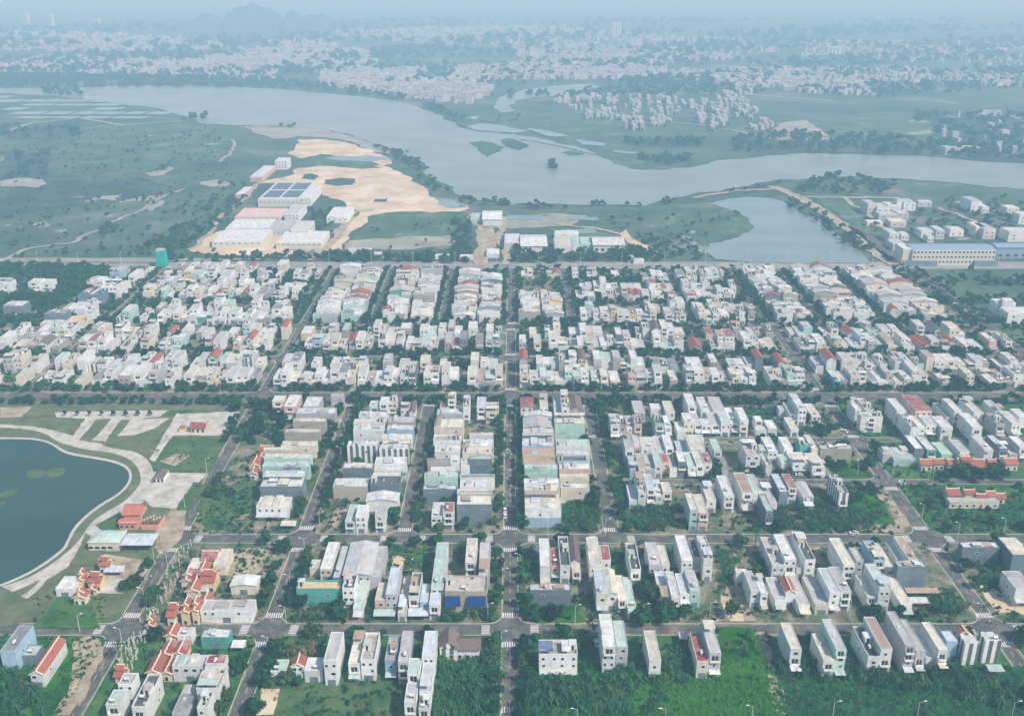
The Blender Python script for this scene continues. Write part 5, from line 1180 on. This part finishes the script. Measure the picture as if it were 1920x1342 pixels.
for k, (P, n, s, lab) in enumerate(GROVES):
    for x, y in inpoly(P, n, 300 + k):
        if free(x, y, .8): near_tree(x, y, s * g4.uniform(.75, 1.2), lab if lab.startswith(('below', 'beside', 'between', 'by', 'in ', 'under', 'on', 'behind')) else 'in the ' + lab, 'trees ' + lab)
for x, y in inpoly('250,740 960,1000 1920,740 1920,1000', 260, 5):
    if free(x, y, 1.5) and onpad(x, y, 2) and x > -100: near_tree(x, y, g4.uniform(.5, .95), 'in the back yards between the houses', 'trees in the back yards')
trees.sort(key=lambda t: t[1]); extra = trees[285:]; trees = trees[:285]
tg = {}
for i, t in enumerate(trees): tg.setdefault(t[4], []).append(i)
tl = {}
for gname, ids in tg.items():
    across = 'beside the' in gname or gname.startswith('trees beside')
    ids.sort(key=lambda i: trees[i][0] if across else trees[i][1])
    for k, i in enumerate(ids):
        s_ = trees[i][2]; sw = 'small' if s_ < .72 else 'large' if s_ > 1.05 else 'mid-sized'
        tl[i] = f"{sw} tree {trees[i][3]}, {ORD[min(k, 58)]} {'from the lagoon' if across else 'going away'}" if len(ids) > 1 else f"{sw} round tree {trees[i][3]}"
for i, (x, y, s, wh, grp) in enumerate(trees):
    pm = i % 17 == 5
    lab = tl[i].replace(' tree ', ' feathery palm ' if pm else ' bushy tree ', 1); lw_ = lab.split()
    r_ = empty('palm_tree' if pm else 'shade_tree', (x, y, PZ), ' '.join(lw_[:16]), 'tree', grp, g4.uniform(0, 6.28))
    r_.scale = (s, s, s * g4.uniform(.85, 1.15))
    link(bpy.data.objects.new('crown', PALM if pm else TM[i * 5 % len(TM)]), parent=r_); link(bpy.data.objects.new('trunk', PK if pm else TK[i % 3]), parent=r_)
fmats = ['leaf_dark', 'leaf_mid', 'leaf_lime', 'leaf_dry', 'leaf_far', 'leaf_olive']
it = []
# banana groves and rough growth in the lots
BG = [('1045,930 1125,930 1132,992 1038,1000', .20, 1.1, 1), ('1150,915 1200,905 1230,935 1275,950 1290,992 1175,992', .18, 1.1, 1), ('1450,940 1560,935 1640,975 1640,998 1440,998', .15, 1.1, 0), ('812,1222 945,1222 945,1400 800,1400', .20, 1.35, 1), ('982,1252 1190,1245 1190,1320 1160,1400 970,1400', .16, 1.3, 1),
      ('1190,1235 1350,1240 1360,1262 1200,1300', .15, 1.2, 1), ('1190,1300 1260,1290 1270,1400 1190,1400', .05, 1.0, 1), ('1450,1240 1640,1250 1780,1255 1920,1290 1920,1342 1760,1300 1640,1290 1460,1270', .13, 1.2, 0), ('1735,1112 1800,1112 1808,1152 1745,1152', .2, 1.15, 0), ('1345,1035 1372,1035 1385,1100 1350,1105', .16, 1.1, 1),
      ('555,1118 640,1125 640,1168 548,1168', .12, 1, 0), ('830,1130 930,1130 930,1168 830,1168', .15, 1.1, 0), ('975,1190 1100,1185 1110,1225 975,1225', .15, 1.1, 1), ('1240,1215 1290,1215 1300,1250 1245,1250', .16, 1.1, 1), ('685,1090 710,1090 700,1160 675,1160', .2, 1.1, 0), ('0,1200 60,1290 100,1342 -60,1400 -60,1280', .16, 1.2, 1), ('1150,1030 1180,1030 1180,1080 1145,1080', .18, .9, 2),
      ('1400,1180 1430,1180 1440,1215 1360,1230', .10, 1, 2), ('870,1030 895,1030 880,1075 838,1075', .14, 1.1, 0), ('520,1205 600,1200 600,1235 520,1235', .15, 1, 3), ('1470,1190 1530,1190 1540,1240 1500,1240', .15, 1, 0), ('1560,1215 1610,1215 1650,1260 1600,1260', .16, 1, 0), ('1410,1040 1440,1040 1440,1075 1405,1075', .15, 1, 1), ('770,1215 800,1215 800,1250 770,1250', .15, 1, 0)]
for k, (P, den, s, c) in enumerate(BG):
    for x, y in inpoly(P, int(area(P) * den), 500 + k):
        if free(x, y, 1.0) and onpad(x, y, 1): it.append((BAN_T, x, y, PZ, s * rnd.uniform(.7, 1.25), c if rnd.random() < .55 else 5 if rnd.random() < .3 else rnd.choice((0, 1)) if c != 2 else 2))
SG = [('-60,1180 200,1200 150,1342 -60,1400', .12), ('980,1240 1440,1235 1500,1400 960,1400', .12), ('1445,1240 1920,1250 1990,1400 1490,1400', .12), ('370,900 480,900 470,1000 360,1005', .08), ('400,1030 530,1030 500,1110 400,1110', .07), ('480,1240 760,1250 790,1400 500,1400', .015), ('1700,905 1920,935 1940,998 1740,998', .10),
      ('1590,905 1700,1000 1500,1000 1500,930', .07), ('1810,1040 1920,1050 1920,1130 1840,1110', .06), ('60,1120 200,1120 190,1185 60,1180', .09), ('290,820 430,820 395,885 290,885', .02), ('1380,760 1490,765 1470,820 1385,820', .08), ('1545,860 1620,862 1650,895 1560,895', .05), ('330,1110 520,1110 480,1342 200,1342', .06), ('725,1020 815,1025 805,1080 720,1080', .08)]
for k, (P, den) in enumerate(SG):
    lime = k in (1,)
    for x, y in inpoly(P, int(area(P) * den), 700 + k):
        if free(x, y, .8) and onpad(x, y, .8): it.append((BUSH_T, x, y, PZ - .15, rnd.uniform(.25, .75), rnd.choice((2, 2, 1)) if lime else rnd.choice((0, 1, 1, 3 if rnd.random() < .3 else 1))))
    for x, y in inpoly(P, int(area(P) * (den * 2.2 if k not in (1, 2) else .8)), 800 + k):
        if free(x, y, .4) and onpad(x, y, .5): it.append((TUFT_T, x, y, PZ - .05, rnd.uniform(.6, 1.4), 2 if lime else rnd.choice((1, 1, 2, 0, 3 if k > 5 else 1))))
# every yard and gap of the near blocks
g5 = random.Random(8)
for _ in range(15000):
    x, y = g5.uniform(-153, 240), g5.uniform(262, 562)
    if (x > 0 and y < 312) or not onpad(x, y, .6) or not free(x, y, .7): continue
    v = math.sin(x * .11 + 3) + math.sin(y * .13 + 1 + x * .03) + math.sin((x - y) * .07)
    if v < -1.1: 
        if g5.random() < .12: it.append((TUFT_T, x, y, PZ - .05, g5.uniform(.5, 1.3), 3))
        continue
    if g5.random() < .32: it.append((BUSH_T, x, y, PZ - .2, g5.uniform(.35, 1.1), g5.choice((0, 0, 1, 1, 1, 3))))
    elif g5.random() < .18: it.append((BAN_T, x, y, PZ, g5.uniform(.7, 1.1), g5.choice((0, 1))))
scatter('undergrowth', it, fmats, 'banana plants, bushes and tall weeds filling the empty lots', 'undergrowth')
# the trees of the mid town, one mass
it = [(FARTREE_T, x, y, PZ, s * 1.05, rnd.choice((0, 1, 1))) for x, y, s, *_ in extra]
for x, y in TREES_AT:
    for k in range(2):
        if free(x, y, .5): it.append((FARTREE_T, x, y, PZ, rnd.uniform(.6, 1.2), rnd.choice((0, 1, 1))))
        x += rnd.uniform(-4, 4); y += rnd.uniform(-4, 4)
for X in (-371, -310, -158.3, -107, -53.5, -.8, 46, 139, 192, 236, 283, 358):
    for sd in (-1, 1):
        y = D[5] + 6
        while y < D[6]:
            x = X + sd * rnd.uniform(4.4, 6)
            if rnd.random() < .85 and free(x, y, .3): it.append((FARTREE_T, x, y, PZ, rnd.uniform(.6, 1.15), rnd.choice((0, 1, 1))))
            y += rnd.uniform(4, 9)
for Yc in (569, 636, 702, 762, 812):
    for sd in (-1, 1):
        x = -370
        while x < 460:
            y = Yc + sd * rnd.uniform(4.5, 8) + (sd * 4 if Yc == 569 else 0)
            if rnd.random() < .88 and min(abs(x - q) for q in (-158.3, -.8, 196.7, 358)) > 6 and free(x, y, .3) and (Yc < 710 or onpad(x, y)): it.append((FARTREE_T, x, y, PZ, rnd.uniform(.7, 1.35), rnd.choice((0, 1, 1))))
            x += rnd.uniform(4, 8)
for _ in range(5200):
    x, y = rnd.uniform(-450, 470), rnd.uniform(575, 855)
    if x > 363 and y > 700 and rnd.random() < .9: continue
    if free(x, y, .8) and onpad(x, y, 1): it.append((rnd.choice((FARTREE_T, BUSH_T)), x, y, PZ, rnd.uniform(.5, 1.0), rnd.choice((0, 0, 1, 1, 2))))
for P, den in (('0,500 150,500 205,505 215,525 140,560 60,590 0,620', .03), ('1380,515 1440,520 1440,560 1400,560', .02), ('0,600 60,600 60,650 0,660', .02)):
    for x, y in inpoly(P, int(area(P) * den), 33):
        if free(x, y, 1): it.append((FARTREE_T, x, y, PZ, rnd.uniform(.6, 1.5), rnd.choice((0, 1, 1))))
scatter('town_trees', it, fmats, 'dark green trees crowding the streets between the packed houses', 'trees')
# tree belts beyond the main road
it = []
BELTS = [('600,478 890,482 890,495 600,492', .035, 1.1), ('310,485 600,478 600,490 310,492', .02, 1.0), ('960,468 1240,470 1240,492 960,494', .022, 1.15), ('850,420 880,415 885,490 850,490', .02, 1), ('1180,440 1300,450 1325,490 1230,488', .01, .9), ('240,480 300,440 420,395 460,360 470,375 400,430 330,480', .010, 1), ('1660,430 1640,440 1600,400 1640,400', .004, 1),
         ('700,275 760,285 795,310 815,345 870,372 950,380 955,388 860,382 800,350 780,325 735,300', .006, 1.3), ('960,384 1210,386 1210,392 960,394', .004, 1.1), ('1230,380 1330,360 1330,365 1240,388', .006, 1), ('1340,360 1480,345 1480,350 1345,366', .004, 1), ('1500,342 1550,330 1680,342 1680,368 1500,365', .005, 1.5), ('1470,372 1530,395 1640,470 1640,490 1600,470 1480,390', .010, 1.1),
         ('0,140 300,145 480,150 620,160 740,180 830,205 870,225 850,230 800,205 740,190 620,172 480,165 0,165', .0030, 2.0), ('900,215 960,215 1010,235 950,235', .001, 1.5), ('1330,262 1500,252 1700,265 1920,275 1920,305 1700,292 1480,285 1400,292', .0028, 2.0), ('1160,262 1320,265 1320,278 1170,275', .005, 1.6), ('1195,296 1290,292 1300,302 1255,312 1210,306', .007, 1.6),
         ('1180,155 1380,160 1380,175 1180,175', .0012, 2.4), ('1700,215 1920,215 1920,270 1760,265', .0015, 2.0), ('250,100 420,104 400,115 260,112', .0005, 3.2), ('730,88 850,90 850,100 740,98', .0005, 3), ('780,125 860,130 830,160 770,160', .0006, 2.6), ('0,115 300,120 300,140 0,140', .0004, 2.8),
         ('0,290 95,285 95,330 0,335', .002, 1.4), ('0,232 150,236 150,260 0,260', .0016, 1.6), ('195,425 230,420 230,445 185,445', .01, 1.2), ('80,168 140,170 160,180 90,182', .004, 1.8), ('360,218 385,220 380,230 340,228', .004, 1.8), ('1560,430 1680,440 1700,400 1900,400 1900,440 1700,450', .002, 1.1), ('580,395 660,392 640,420 600,470 580,470', .006, 1), ('1028,309 1044,309 1046,317 1030,318', .03, 1.5), ('410,345 470,350 440,390 380,400', .004, 1),
         ('480,240 560,236 570,240 480,244', .002, 1.4), ('0,395 430,345 430,480 0,490', .0015, .8), ('100,270 430,245 430,330 100,320', .0007, .9), ('0,240 430,240 440,330 300,470 0,488', .0010, .55), ('700,405 865,402 840,470 690,470', .001, .6), ('1100,400 1400,405 1330,450 1150,435', .002, .8), ('1720,370 1920,372 1920,440 1720,440', .0022, 1.0)]
for k, (P, den, s) in enumerate(BELTS):
    for x, y in inpoly(P, int(area(P) * den), 900 + k):
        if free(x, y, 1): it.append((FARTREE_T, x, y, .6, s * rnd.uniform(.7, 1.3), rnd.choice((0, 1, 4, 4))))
print('belt trees', len(it))
scatter('distant_trees', it, fmats, 'hazy belts of trees along the river banks and beyond the main road', 'trees')
# woods and scrub of the far plain
it = []
for _ in range(5200):
    py_ = 40 + 145 * rnd.random() ** 1.3; px_ = rnd.uniform(-60, 1980); x, y = at(px_, py_)
    if math.sin(px_ * .013 + py_ * .1) + math.sin(py_ * .23 + px_ * .004) + rnd.uniform(-.8, .8) < .1 or (py_ > 158 and 0 < px_ < 900) : continue
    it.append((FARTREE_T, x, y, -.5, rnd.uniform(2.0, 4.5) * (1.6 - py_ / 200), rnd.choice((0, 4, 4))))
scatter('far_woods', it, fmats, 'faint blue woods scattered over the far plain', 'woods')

# ------------------------------------------------------------------ THE FAR TOWN (thousands of houses, one mass)
BX = np.array([[-1, -1, 0], [1, -1, 0], [1, 1, 0], [-1, 1, 0], [-1, -1, 1], [1, -1, 1], [1, 1, 1], [-1, 1, 1]], float)
BF = [(4, 5, 6, 7), (0, 1, 5, 4), (1, 2, 6, 5), (2, 3, 7, 6), (3, 0, 4, 7)]
TOWN = [('0,112 120,108 300,112 460,100 520,105 520,150 430,155 300,140 120,138 0,135', 900, 1), ('480,92 700,95 700,125 500,125', 560, 1), ('600,130 800,130 780,160 850,170 900,160 930,165 880,195 800,190 700,175 600,160', 620, 1), ('740,150 900,150 920,175 860,192 800,185', 420, 1),
        ('830,130 1020,118 1250,130 1240,148 1060,150 860,150', 950, 1), ('1250,135 1480,130 1600,150 1640,180 1500,175 1400,160 1260,150', 620, 1), ('1480,130 1700,130 1920,145 1920,165 1700,155 1500,150', 380, .8), ('620,55 1000,50 1400,75 1480,100 1350,110 1100,95 800,85 640,70', 900, 1), ('0,60 200,62 400,75 480,95 300,98 100,98 0,95', 420, 1), ('500,75 640,70 640,90 500,88', 130, 1),
        ('1500,75 1920,85 1920,125 1600,118 1500,105', 300, .9), ('1740,215 1920,215 1920,295 1790,290', 26, .8), ('960,95 1250,95 1400,110 1250,120 980,115', 380, .9)]
Vs, Ms = [], []
def fbox(x, y, w_, l_, h_, mi, rot=0):
    b = BX * [w_ / 2, l_ / 2, h_]; c, s_ = math.cos(rot), math.sin(rot)
    b = np.stack([b[:, 0] * c - b[:, 1] * s_ + x, b[:, 0] * s_ + b[:, 1] * c + y, b[:, 2] - .2], 1)
    for k, f in enumerate(BF): Vs.append(b[list(f)]); Ms.append(mi[0] if k == 0 else mi[1])
flat_mat('aged_hazed_roof', (.33, .35, .35), .8, .2, .3, .02); flat_mat('aged_hazed_wall', (.40, .42, .42), .8, .2, .3, .03)  # aged tones, dimmed further: the fading of distant haze is put into the colour
tm = ['aged_hazed_roof', 'roof_g', 'roof_n', 'aged_hazed_wall', 'wall_n', 'roof_t', 'wall_g', 'opening']
for k, (P, n, s) in enumerate(TOWN):
    for x, y in inpoly(P, int(n * 1.5), 1200 + k):
        if rnd.random() < .04: fbox(x, y, rnd.uniform(20, 50), rnd.uniform(12, 20), rnd.uniform(7, 12), (rnd.choice((0, 1, 2)), rnd.choice((3, 4))), rnd.uniform(-.2, .2))
        fbox(x, y, rnd.choice((5, 5, 6, 9, 14)) * s * rnd.uniform(.8, 1.3), rnd.uniform(8, 15), rnd.choice((3.5, 4, 6, 8, 9, 12)), (rnd.choice((0, 0, 1, 2, 5 if rnd.random() < .2 else 0)), rnd.choice((3, 3, 4, 6))), rnd.uniform(-.2, .2))
V = np.concatenate(Vs); me = quads_mesh('far_town', V, np.array(Ms), tm)
link(bpy.data.objects.new('far_town', me), 'thousands of tiny pale houses of the town across the river', 'houses', None, 'stuff')
# housing estate across the river: rows of pale blocks, each a house
Vs, Ms = [], []
for (x0, x1, y0, y1) in [(1042, 1130, 183, 196), (1065, 1110, 202, 208), (1100, 1160, 206, 224), (1133, 1160, 184, 198), (1173, 1200, 185, 205), (1215, 1245, 187, 197), (1188, 1203, 206, 242), (1214, 1245, 205, 215), (1252, 1285, 190, 212), (1222, 1260, 226, 240), (1296, 1325, 192, 205), (1302, 1345, 205, 216), (1335, 1365, 188, 240), (1370, 1400, 190, 215), (1380, 1420, 206, 225), (1408, 1448, 232, 243), (1310, 1320, 220, 230), (1330, 1350, 235, 245), (1168, 1200, 224, 240), (1380, 1410, 160, 175), (1350, 1380, 176, 190)]:
    y = y0
    while y < y1:
        x = x0
        while x < x1:
            X, Y = at(x, y + 3); st = rnd.uniform(4, 9)
            if rnd.random() < .6: fbox(X, Y, st * .9 * 268 / (y + 58), rnd.uniform(18, 26), rnd.choice((7, 9, 11, 13)), (rnd.choice((0, 0, 2, 1)), rnd.choice((3, 3, 4, 6))))
            if rnd.random() < .5: fbox(X, Y - 13.2, 3, .4, 5, (7, 7))
            x += st
        y += 7
me = quads_mesh('housing_estate', np.concatenate(Vs), np.array(Ms), tm)
link(bpy.data.objects.new('housing_estate', me), 'grid of pale new houses on the cleared land across the river', 'houses', None, 'stuff')

# ------------------------------------------------------------------ LAMPS, CARS, PEOPLE
def lamp_mb():
    m = MB(); m.tube((0, 0, -.2), (0, 0, 8.2), .13, .08, 'steel', 6); return m
LP, = (lamp_mb().mesh('pole'),)
m = MB(); m.tube((0, 0, 8.1), (1.6, 0, 8.9), .06, .05, 'steel', 5); LA = m.mesh('arm')
m = MB(); m.hexa([(1.5, -.2, 8.8), (2.4, -.18, 8.9), (2.4, .18, 8.9), (1.5, .2, 8.8)], [(1.5, -.16, 9.0), (2.4, -.1, 9.02), (2.4, .1, 9.02), (1.5, .16, 9.0)], 'frame'); LH = m.mesh('lamp_head')
lamps = [(388, 887, 'by the corner of the pale plaza', 0), (347, 953, 'on the strip of grass beside the lagoon road', 0), (290, 1058, 'by the cream hall canopy', 0), (315, 1068, 'at the crossing by the dark car', 180), (272, 1135, 'beside the tomb posts', 180), (150, 1185, 'at the grass corner of the lowest cross street', 0), (230, 1212, 'beside the temples on the bend', 180), (572, 1040, 'behind the teal warehouse corner', 180),
         (545, 1110, 'between teal warehouse and street', 180), (537, 1170, 'at the banana corner', 180), (505, 1228, 'by the low mint shed', 180), (915, 1165, 'at the junction near the concrete terrace', 0), (940, 1218, 'on the avenue beside the brown villa', 0), (975, 1070, 'facing the white row on central avenue', 180), (943, 1098, 'by the blue tarps', 0), (1078, 1168, 'in front of the lime grass', 0),
         (1205, 1166, 'in front of the mint awning', 0), (1330, 1163, 'beside the sand heap', 0), (1027, 1006, 'by the blue wall house', 90), (1135, 1003, 'by the banana grove corner', 0), (1592, 1160, 'behind the lowest row', 90), (1728, 974, 'on the diagonal road by the dark field', 180), (1795, 1010, 'on the cross street by the dark field', 180), (1685, 1000, 'at the sandy corner', 90), (1790, 1045, 'beside the slate wall building', 180), (1881, 1002, 'at the field edge of the cross street', 180),
         (1835, 1165, 'on the last crossing of the diagonal road', 180), (1607, 893, 'by the small lime lot', 90), (1674, 893, 'at the dark lot corner', 90), (1748, 905, 'in front of the temples', 180), (1545, 820, 'beside the garden corner', 180), (1230, 745, 'on the wide street', 90), (830, 740, 'on the wide street by the red balcony tower', 90), (415, 745, 'on the wide street by the trees', 90), (532, 730, 'on the wide street lagoon half', 90), (466, 808, 'on the lagoon road by the court', 180),
         (1380, 735, 'on the wide street near the green lot', 90), (1690, 745, 'on the wide street beyond the diagonal road', 90), (600, 990, 'at the crossing by the vegetable plot', 0), (505, 1016, 'on the second cross street by the scrub', 90), (945, 825, 'beside the twin columns of roofs', 0), (945, 870, 'beside the striped white roofs', 0), (945, 925, 'by the two white cars', 0), (966, 800, 'across from the red gable', 180), (966, 880, 'across the avenue from the mint wall', 180), (966, 940, 'across the avenue by the cream roof', 180), (640, 865, 'by the slate shed', 180), (646, 815, 'by the striped house', 180),
         (1082, 1366, 'in the lime field, nearest the banana plants', 180), (1246, 1366, 'in the middle of the lime field', 180), (1408, 1360, 'at the path side of the lime field', 180), (1560, 1352, 'in the deep green field beside the path', 0), (1718, 1352, 'in the middle of the deep green field', 0), (1895, 1352, 'at the far edge of the deep green field', 0), (75, 1010, '', 0)]
for k, (a, b, lab, rz) in enumerate(lamps):
    if not lab: continue
    X, Y = at(a, b); r_ = empty('street_lamp', (X, Y, PZ), 'slim grey street lamp ' + lab, 'street lamp', 'street lamps', R(rz))
    for nm, me in (('pole', LP), ('arm', LA), ('lamp_head', LH)): link(bpy.data.objects.new(nm, me), parent=r_)
for k in range(26):       # the tall poles along the main road
    X = -470 + k * 38; r_ = empty('street_lamp', (X, 866 + (k % 2) * 2, .2), 'thin pole lamp along the main road, ' + ORD[k] + ' from the lagoon side', 'street lamp', 'lamps along the main road', R(90)); r_.scale = (1.3, 1.3, 1.3)
    for nm, me in (('pole', LP), ('arm', LA), ('lamp_head', LH)): link(bpy.data.objects.new(nm, me), parent=r_)
def car_meshes(mt):
    b = MB(); b.hexa([(-.85, -2.1, .35), (.85, -2.1, .35), (.85, 2.1, .35), (-.85, 2.1, .35)], [(-.82, -2.05, .95), (.82, -2.05, .95), (.82, 2.05, .9), (-.82, 2.05, .9)], mt)
    c = MB(); c.hexa([(-.78, -1.6, .94), (.78, -1.6, .94), (.78, 1.1, .94), (-.78, 1.1, .94)], [(-.64, -1.25, 1.45), (.64, -1.25, 1.45), (.64, .45, 1.45), (-.64, .45, 1.45)], 'glass', mt)
    w_ = MB(); w_.tube((-.1, 0, 0), (.1, 0, 0), .34, .34, 'rubber', 10)
    return b.mesh('body'), c.mesh('cabin'), w_.mesh('wheel')
CM = {k: car_meshes('car_' + k) for k in ('white', 'dark', 'silver')}
cars = [(263, 1075, 'dark', -30, 'dark car stopped near the crossing of the lagoon road'), (947, 958, 'white', 0, 'white car parked on central avenue, farther of two'), (947, 969, 'white', 0, 'white car parked on central avenue, nearer of two'), (1583, 810, 'white', 35, 'white car driving down the diagonal road'), (1232, 745, 'white', 90, 'white car on the wide street'), (1118, 1208, 'white', 5, 'white car in the yard beside the tall white house'),
        (742, 501, 'white', 90, 'white car driving on the main road'), (716, 503, 'silver', 90, 'silver car driving on the main road'), (1600, 1001, 'white', 90, 'white car by the undergrowth on the second cross street'), (1498, 892, 'white', 80, 'white car parked under the low awning'), (1112, 821, 'white', 90, 'white car on the short dirt street')]
for a, b, c, rz, lab in cars:
    X, Y = at(a, b); zz = .165 if not onpad(X, Y, 0) else PZ; zz = .165 if Y > 850 else zz
    r_ = empty('car', (X, Y, zz), lab, 'car', 'cars', R(rz))
    link(bpy.data.objects.new('body', CM[c][0]), parent=r_); link(bpy.data.objects.new('cabin', CM[c][1]), parent=r_)
    for x in (-.78, .78):
        for y in (-1.35, 1.35): o = bpy.data.objects.new('wheel', CM[c][2]); o.location = (x, y, .34); link(o, parent=r_)
def bike(a, b, rz, lab, cloth):
    X, Y = at(a, b); r_ = empty('motorbike', (X, Y, .165), lab, 'motorbike', 'motorbikes on the roads', R(rz))
    for y in (-.62, .62): m = MB(); m.tube((-.05, y, .3), (.05, y, .3), .3, .3, 'rubber', 10); m.build('wheel', r_)
    m = MB(); m.hexa([(-.12, -.7, .45), (.12, -.7, .45), (.12, .5, .35), (-.12, .5, .35)], [(-.14, -.7, .75), (.14, -.7, .75), (.1, .5, .8), (-.1, .5, .8)], 'car_dark'); m.tube((0, .45, .75), (0, .4, 1.05), .05, .05, 'steel'); m.tube((-.35, .38, 1.05), (.35, .38, 1.05), .03, .03, 'steel'); m.build('body', r_)
    # rider: one continuous body grown along its joints
    J = [((0, -.2, .85), .17), ((0, -.15, 1.15), .15), ((0, -.08, 1.42), .19), ((0, -.05, 1.58), .07), ((0, -.02, 1.72), .12), ((0, 0, 1.84), .09), ((-.22, -.05, 1.38), .08), ((-.28, .12, 1.18), .06), ((-.3, .36, 1.08), .045), ((.22, -.05, 1.38), .08), ((.28, .12, 1.18), .06), ((.3, .36, 1.08), .045),
         ((-.16, -.1, .85), .12), ((-.22, .25, .82), .1), ((-.2, .2, .42), .07), ((-.2, .34, .38), .05), ((.16, -.1, .85), .12), ((.22, .25, .82), .1), ((.2, .2, .42), .07), ((.2, .34, .38), .05)]
    E = [(0, 1), (1, 2), (2, 3), (3, 4), (4, 5), (2, 6), (6, 7), (7, 8), (2, 9), (9, 10), (10, 11), (0, 12), (12, 13), (13, 14), (14, 15), (0, 16), (16, 17), (17, 18), (18, 19)]
    me = bpy.data.meshes.new('person'); me.from_pydata([j[0] for j in J], E, []); me.materials.append(MATS[cloth])
    o = bpy.data.objects.new('person', me); link(o, 'motorbike rider in ' + ('pale' if cloth == 'wall_w' else 'dark') + ' clothes, ' + ' '.join(lab.split('motorbike ')[-1].split()[:9]), 'person'); 
    o.location = (X, Y, .165); o.rotation_euler = (0, 0, R(rz))
    md = o.modifiers.new('s', 'SKIN')
    for v, j in zip(me.skin_vertices[0].data, J): v.radius = (j[1], j[1])
    me.skin_vertices[0].data[0].use_root = True
    o.modifiers.new('u', 'SUBSURF').levels = 1
bike(1854, 1169, 40, 'motorbike crossing the junction at the low end of the diagonal road', 'wall_w'); bike(284, 1084, -30, 'motorbike riding along the lagoon road', 'wall_w'); bike(1647, 896, 35, 'motorbike on the diagonal road beside the dark lot', 'car_dark'); bike(1617, 827, 35, 'motorbike just past the white car on the diagonal road', 'wall_w')
bike(634, 1182 - 18, 0, 'motorbike in the lowest cross street', 'car_dark')

# saplings on the plaza
for k in range(8):
    X, Y = at(123 + 22.8 * k, 781); r_ = empty('sapling', (X, Y, PZ), 'young thin tree on the pale plaza, ' + ORD[k] + ' from the lagoon end of its row', 'tree', 'saplings on the plaza'); r_.scale = (.42, .42, .7)
    link(bpy.data.objects.new('crown', TM[k % 8]), parent=r_); link(bpy.data.objects.new('trunk', TK[k % 3]), parent=r_)

# ------------------------------------------------------------------ THE AIR
hm = bpy.data.materials.new('haze'); hm.use_nodes = True; n = hm.node_tree; n.nodes.clear()
pv = n.nodes.new('ShaderNodeVolumePrincipled'); mo = n.nodes.new('ShaderNodeOutputMaterial')
pv.inputs['Color'].default_value = (.40, .73, .93, 1); pv.inputs['Absorption Color'].default_value = (.58, .16, .0, 1); pv.inputs['Density'].default_value = HAZE; pv.inputs['Anisotropy'].default_value = .0
n.links.new(pv.outputs[0], mo.inputs['Volume']); MATS['haze'] = hm
m = MB(); m.box(-9500, 9500, -150, 13500, -2, 262, 'haze'); hz = m.build('haze', kind='stuff')
